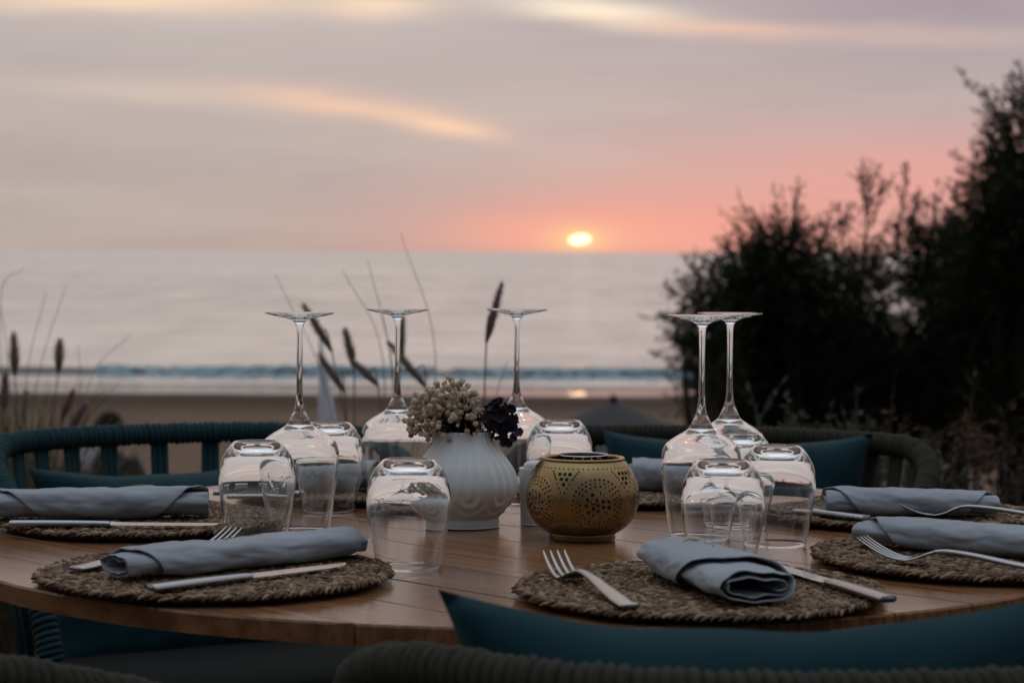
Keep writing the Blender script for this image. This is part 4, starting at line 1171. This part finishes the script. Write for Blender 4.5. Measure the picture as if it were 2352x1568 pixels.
# ------------------------------------------------------------------ perforated gold lantern
def lantern():
    pr = [(.0355, .0), (.0358, .0012), (.0352, .0046), (.0365, .0062), (.0420, .0092), (.0500, .0160), (.0555, .0240), (.0590, .0340), (.0604, .0455), (.0594, .0555), (.0562, .0655), (.0520, .0735), (.0474, .0795), (.0446, .0825)]
    sm = smooth_prof(pr, 8)
    arr = np.array(sm); seg = np.hypot(np.diff(arr[:, 0]), np.diff(arr[:, 1])); S = np.concatenate([[0], np.cumsum(seg)])
    s_of_z = lambda z: float(np.interp(z, arr[:, 1], S))
    Smin, Smax = s_of_z(0.0064), S[-1]
    RM = 0.0595; UW = TAU * RM
    holes = []
    def addh(u, s, r):
        if u < r * 1.6 or u > UW - r * 1.6 or s < Smin + r * 1.5 or s > Smax - r * 1.3: return
        # true radius at this height widens the pattern towards the poles
        rr = float(np.interp(s, S, arr[:, 0]))
        for (a, b, c, _k) in holes:
            if abs(a - u) < 0.006 and math.hypot((a - u) * rr / RM, b - s) < (c + r) * 1.22: return
        holes.append((u, s, r, RM / rr))
    n = 5; cell = UW / n
    s_mid = s_of_z(0.041)
    for i in range(60): addh(UW * (i + 0.5) / 60, s_of_z(0.0772), 0.00095)
    for k in range(n):
        u0 = cell * (k + 0.5)
        for R, cnt in ((0.0270, 34), (0.0232, 28), (0.0194, 22)):
            for i in range(cnt):
                a = TAU * (i + (0.5 if cnt == 28 else 0)) / cnt
                rr = float(np.interp(s_mid + R * math.sin(a), S, arr[:, 0]))
                addh(u0 + R * math.cos(a) * RM / max(rr, .045), s_mid + R * math.sin(a), 0.00122)
        for R, cnt, rad in ((0.0, 1, .0020), (0.0062, 6, .0020), (0.0124, 11, .0020)):
            for i in range(cnt):
                a = TAU * (i + 0.3 * k) / cnt; addh(u0 + R * math.cos(a), s_mid + R * math.sin(a), rad * 1.1)
        u1 = (cell * k) % UW
        if k == 0: u1 = UW
        for uu in ([u1] if k else [0, UW]):
            st_ = s_of_z(0.0745)
            for i in range(13):                        # funnel of small dots under the rim
                for sg in (-1, 1): addh(uu + sg * (0.0165 - 0.0165 * (i / 12) ** 0.8), st_ - 0.0027 * i * 0.85, 0.00108)
            for row, cnt in enumerate((3, 2, 1)):
                for j in range(cnt): addh(uu + (j - (cnt - 1) / 2) * 0.0062, st_ - 0.003 - row * 0.0056, 0.0021)
            sb = Smin + 0.002
            for R, cnt, rad in ((0.0175, 22, .00100), (0.0140, 18, .00100), (0.0105, 13, .00100), (0.0060, 6, .0016)):
                for i in range(cnt):
                    a = PI * (i + 0.5) / cnt; addh(uu + R * math.cos(a) * 1.15, sb + R * math.sin(a), rad)
    # triangulate the unrolled shell around the holes
    pts = []; edges_ = []; HN = 10
    def ring(lst, closed=True):
        b = len(pts); pts.extend(lst); m_ = len(lst)
        for i in range(m_ if closed else m_ - 1): edges_.append((b + i, b + (i + 1) % m_))
    gu = 150; gs = 26
    uu = np.linspace(0, UW, gu + 1); ss = np.linspace(Smin, Smax, gs + 1)
    border = [(u, Smin) for u in uu[:-1]] + [(UW, s) for s in ss[:-1]] + [(u, Smax) for u in uu[::-1][:-1]] + [(0.0, s) for s in ss[::-1][:-1]]
    ring(border)
    H = np.array(holes)
    for (u, s, r, k) in holes: ring([(u + r * k * math.cos(TAU * i / HN), s + r * math.sin(TAU * i / HN)) for i in range(HN)])
    for u in uu[1:-1]:
        for s in ss[1:-1]:
            if np.min(np.hypot((H[:, 0] - u) / H[:, 3], H[:, 1] - s) - H[:, 2]) > 0.00035: pts.append((u, s))
    res = delaunay_2d_cdt([Vector(p) for p in pts], edges_, [], 0, 1e-7)
    vv, ff = res[0], res[2]
    V2 = np.array([(p.x, p.y) for p in vv]); T = np.array([t for t in ff if len(t) == 3])
    cen = V2[T].mean(axis=1)
    keep = np.ones(len(T), bool)
    for (u, s, r, k) in holes:
        keep &= ~(np.hypot((cen[:, 0] - u) / k, cen[:, 1] - s) < r * 0.93)
    T = T[keep]
    th = V2[:, 0] / RM; rr = np.interp(V2[:, 1], S, arr[:, 0]); zz = np.interp(V2[:, 1], S, arr[:, 1])
    verts = np.stack([rr * np.cos(th), rr * np.sin(th), zz], 1)
    c = on_table(1340, 2.158)
    root = empty('perforated_lantern', c, math.radians(-90 + 14 - 36 - 72 * 2 + 0), label='round gold perforated lantern in the middle of the table', category='lantern')
    bm = bmesh.new(); bv = [bm.verts.new(p) for p in verts]
    for t in T:
        try: bm.faces.new([bv[i] for i in t])
        except ValueError: pass
    bmesh.ops.remove_doubles(bm, verts=bm.verts, dist=1e-6)
    loose = [v for v in bm.verts if not v.link_faces]; bmesh.ops.delete(bm, geom=loose, context='VERTS')
    bmesh.ops.recalc_face_normals(bm, faces=bm.faces)
    me = bpy.data.meshes.new('shell'); bm.to_mesh(me); bm.free(); me.materials.append(BRASS)
    me.polygons.foreach_set('use_smooth', [True] * len(me.polygons))
    o = obj('shell', me, root); sd = o.modifiers.new('wall', 'SOLIDIFY'); sd.thickness = 0.0007; sd.offset = -1; sd.material_offset = 1; sd.material_offset_rim = 1
    es = o.modifiers.new('crisp', 'EDGE_SPLIT'); es.split_angle = math.radians(45)
    me.materials.append(simple('shade_dark_inside', (0.02, 0.015, 0.010), 0.8))  # inner wall and hole edges coloured near black, painted shade behind the holes
    ft = lathe([(0, .0), (.0350, .0), (.0356, .0010), (.0352, .0046), (.0366, .0066), (.0350, .0062), (0, .0022)], 72)
    obj('foot', mesh_from('foot', *ft, BRASS), root)
    rm = lathe(smooth_prof([(.0444, .0821), (.0443, .0830), (.0446, .0838), (.0446, .0850), (.0438, .0858), (.0418, .0859), (.0404, .0852), (.0398, .0840), (.0400, .0825), (.0425, .0817), (.0444, .0821)], 4), 80)
    obj('rim', mesh_from('rim', *rm, BRASS), root)
    g = lathe(smooth_prof([(0, .003), (.018, .003), (.0215, .006), (.0230, .03), (.0248, .07), (.0262, .0872), (.0266, .0878), (.0262, .0882), (.0252, .0875)], 4) +
              smooth_prof([(.0238, .07), (.0220, .03), (.0205, .010), (.015, .0075), (0, .0075)], 4), 64)
    co = obj('candle_glass', mesh_from('candle_glass', *g, GLASS), label='clear candle glass standing inside the gold lantern', category='candle holder')
    co.location = (c.x, c.y, c.z + 0.0008); co.scale = (1.0, 1.0, 0.992)
lantern()

# white shaker half hidden behind the lantern
def shaker():
    c = on_table(1241, 2.285)
    root = empty('white_shaker', c, label='small white ceramic shaker pot tucked between vase and lantern', category='shaker')
    b = lathe(smooth_prof([(0, 0), (.0195, 0), (.0208, .0012), (.0214, .02), (.0222, .045), (.0228, .0600), (.0226, .0616), (.0218, .0620), (.0150, .0618), (0, .0618)], 4), 48)
    obj('body', mesh_from('body', *b, POT), root)
    l = lathe(smooth_prof([(.0175, .0616), (.0178, .0640), (.0165, .0672), (.0120, .0694), (.006, .0700), (0, .0702)], 4), 48)
    obj('lid', mesh_from('lid', *l, POT), root)
shaker()

# ------------------------------------------------------------------ chairs
RAILZ = 0.773
def rail_path():
    a, b = 0.318, 0.29; pts = []
    for ph in np.radians(np.arange(0, 91, 7.5)):
        t = abs(ph) / (PI / 2)
        z = RAILZ - 0.045 * max(0.0, (t - 0.55) / 0.45) ** 2
        pts.append((a * math.sin(ph) ** 0.85 if ph > 0 else 0.0, -b * math.cos(ph) ** 0.85 if ph < PI / 2 - 1e-6 else 0.0, z))
    pts += [(0.318, 0.07, .700), (0.314, 0.14, .640), (0.308, 0.19, .555), (0.302, 0.215, .46), (0.300, 0.222, .36)]
    left = [(-x, y, z) for (x, y, z) in pts[:0:-1]]
    return catmull(left + pts, 6)
def helix_mesh(path, R, r, pitch, material, name, sides=6, per=14):
    pts = [Vector(p) for p in path]
    L = [0.0]
    for a, b in zip(pts[:-1], pts[1:]): L.append(L[-1] + (b - a).length)
    tot = L[-1]; n = int(tot / pitch * per)
    s = np.linspace(0, tot, n); A = np.array([tuple(p) for p in pts])
    C = np.stack([np.interp(s, L, A[:, k]) for k in range(3)], 1)
    T = np.gradient(C, axis=0); T /= np.linalg.norm(T, axis=1, keepdims=True)
    upv = np.array([0, 0, 1.0]); out = np.stack([C[:, 0], C[:, 1] - 0.0, np.zeros(n)], 1); out /= np.linalg.norm(out, axis=1, keepdims=True)
    # frame: project a smooth reference (outward) off the tangent
    N = out - T * np.sum(out * T, 1, keepdims=True); N /= np.linalg.norm(N, axis=1, keepdims=True); B = np.cross(T, N)
    ang = TAU * s / pitch + 0.5 * np.sin(s * 61.0) + 0.35 * np.sin(s * 143.0 + 1.0)
    rr = R + 0.0006 * np.sin(s * 130.0) + 0.0005 * np.sin(s * 411.0)
    H = C + N * (rr * np.cos(ang))[:, None] + B * (rr * np.sin(ang))[:, None]
    D = N * np.cos(ang)[:, None] + B * np.sin(ang)[:, None]
    V = []
    for k in range(sides):
        a = TAU * k / sides
        V.append(H + D * (r * math.cos(a)) + T * (r * math.sin(a)))
    V = np.stack(V, 1).reshape(-1, 3)
    idx = np.arange((n - 1))[:, None] * sides + np.arange(sides)[None, :]
    idn = np.arange((n - 1))[:, None] * sides + (np.arange(sides)[None, :] + 1) % sides
    Fq = np.stack([idx, idn, idn + sides, idx + sides], -1).reshape(-1, 4)
    return mesh_from(name, V, [tuple(q) for q in Fq.tolist()], material)
RP = rail_path()
def chair_meshes(rope):
    out = []
    out.append(('rope_wrapping', helix_mesh(RP, 0.0128, 0.0049, 0.0088, rope, 'rope_wrapping')))
    out.append(('rail', MB_one(tube(RP, 0.0122, 8), 'rail', rope)))
    ring = []
    for k in range(41):
        a = TAU * k / 40; ring.append((0.272 * math.copysign(abs(math.sin(a)) ** 0.75, math.sin(a)), -0.01 - 0.245 * math.copysign(abs(math.cos(a)) ** 0.75, math.cos(a)), 0.415))
    out.append(('seat_frame', MB_one(tube(ring, 0.012, 8, False), 'seat_frame', METAL_DARK)))
    sv_ = []; sfc = []; n1 = 36
    for (k, z) in ((0.0, .420), (0.9, .420), (1.0, .435), (1.0, .455), (0.94, .470), (0.6, .478), (0.0, .480)):
        for i in range(n1):
            a = TAU * i / n1; sv_.append((0.265 * k * math.copysign(abs(math.sin(a)) ** 0.75, math.sin(a)), -0.01 - 0.24 * k * math.copysign(abs(math.cos(a)) ** 0.75, math.cos(a)), z))
    for j in range(6):
        for i in range(n1): sfc.append((j * n1 + i, j * n1 + (i + 1) % n1, (j + 1) * n1 + (i + 1) % n1, (j + 1) * n1 + i))
    out.append(('seat', mesh_from('seat', sv_, sfc, OLIVE_SEAT)))
    for sx in (-1, 1):
        out.append(('leg', MB_one(tube([(sx * .20, -.19, .41), (sx * .25, -.25, 0.0)], lambda t: .013 - .003 * t, 8), 'leg', METAL_DARK)))
        out.append(('leg', MB_one(tube([(sx * .300, .222, .37), (sx * .300, .235, 0.0)], lambda t: .013 - .003 * t, 8), 'leg', METAL_DARK)))
    for k in range(15):
        ph = math.radians(-84 + 168 * k / 14); t = abs(ph) / (PI / 2)
        sx = math.copysign(abs(math.sin(ph)) ** 0.85, ph); cy_ = math.cos(ph) ** 0.85
        z = RAILZ - 0.045 * max(0.0, (t - 0.55) / 0.45) ** 2
        top = Vector((.318 * sx, -.29 * cy_, z - 0.008)); bot = Vector((.268 * sx, -.02 - .235 * cy_, .415))
        tg = Vector((math.cos(ph), math.sin(ph), 0)); mb = MB()
        for q in (-1, 0, 1):
            o_ = tg * 0.0092 * q; mb.add(*tube([top + o_, top.lerp(bot, .5) + o_, bot + o_], 0.0053, 6))
        out.append(('strap', mb.mesh('strap', rope)))
    return out
CH_T = chair_meshes(ROPE_TEAL); CH_O = chair_meshes(ROPE_OLIVE)
def chair(meshes, x, y, face, label):
    """face: direction the sitter looks to"""
    r = empty('rope_chair', (x, y, 0), math.atan2(face[1], face[0]) - PI / 2, label=label, category='chair', group='rope-wrapped chairs round the table')
    for n, me in meshes: obj(n, me, r)
    return r
chair(CH_T, -0.425, 2.99, (0.42, -0.80), 'teal rope-wrapped chair at the back left of the table')
chair(CH_O, 0.285, 2.99, (-0.30, -0.85), 'olive rope-wrapped chair at the back right, before the shrubs')
chair(CH_O, 0.205, 1.525, (-0.10, 0.99), 'olive rope-wrapped chair in the front, its rail along the bottom edge')
chair(CH_O, -0.535, 1.595, (0.53, 0.85), 'rope-wrapped chair of which only a rail end shows in the bottom left corner')
chair(CH_T, -0.93, 2.27, (1.0, -0.05), 'dark rope-wrapped chair with arms reaching under the left of the table')
chair(CH_T, 1.05, 2.62, (-0.94, -0.34), 'teal rope-wrapped chair barely showing at the right edge')

def pillow_mesh(w_, h_, t_, k, seed):
    N = 30; v = []; f = []
    for sgn in (1, -1):
        for j in range(N + 1):
            for i in range(N + 1):
                u = 2 * i / N - 1; q = 2 * j / N - 1
                x = w_ / 2 * u * (1 - k * (1 - q * q)); y = h_ / 2 * q * (1 - k * 1.15 * (1 - abs(u) ** 2.2))
                th = t_ * (max(0.0, (1 - u ** 4) * (1 - q ** 4))) ** 0.55 * (0.75 + 0.25 * (1 - u * u))
                wr = 0.010 * noise.noise((u * 2.2 + seed, q * 2.2, sgn)) * min(1, th / 0.02) + 0.004 * noise.noise((u * 6, q * 7 + seed, sgn)) * min(1, th / 0.02)
                y += 0.0045 * noise.noise((u * 3.1 + seed, 4.0, q * 0.7)) * (1 - u * u)
                v.append((x, sgn * (th + wr), y))
    M = (N + 1) ** 2
    for j in range(N):
        for i in range(N):
            a = j * (N + 1) + i; f.append((a, a + N + 1, a + N + 2, a + 1)); f.append((M + a, M + a + 1, M + a + N + 2, M + a + N + 1))
    bm = bmesh.new(); me = mesh_from('pillow', v, f, TEAL); bm.from_mesh(me); bmesh.ops.remove_doubles(bm, verts=bm.verts, dist=1e-5); bm.to_mesh(me); bm.free()
    return me
def pillow(c, face, lean, w_, h_, t_, k, label, seed, roll=0.0):
    o = obj('pillow', pillow_mesh(w_, h_, t_, k, seed), label=label, category='pillow', group='teal pillows on the chairs')
    rz = math.atan2(face[1], face[0]) - PI / 2
    o.matrix_world = Matrix.Translation(c) @ Matrix.Rotation(rz, 4, 'Z') @ Matrix.Rotation(lean, 4, 'X') @ Matrix.Rotation(roll, 4, 'Y')
    return o
pillow((0.181, 1.405, 0.6465), (-0.03, 0.99), 0.16, 0.455, 0.355, 0.060, 0.165, 'teal pillow on the front chair, rising before the table edge', 2, -0.02)
pillow((0.345, 3.13, 0.624), (-0.10, -0.95), 0.16, 0.415, 0.335, 0.060, 0.11, 'teal pillow on the olive chair at the back right', 5)
pillow((-0.475, 3.07, 0.583), (0.42, -0.80), 0.18, 0.48, 0.34, 0.065, 0.12, 'teal pillow on the teal chair at the back left', 8, 0.03)
pillow((0.80, 2.66, 0.60), (-0.94, -0.34), 0.2, 0.42, 0.33, 0.06, 0.10, 'teal pillow peeking in at the right edge behind the napkins', 11)
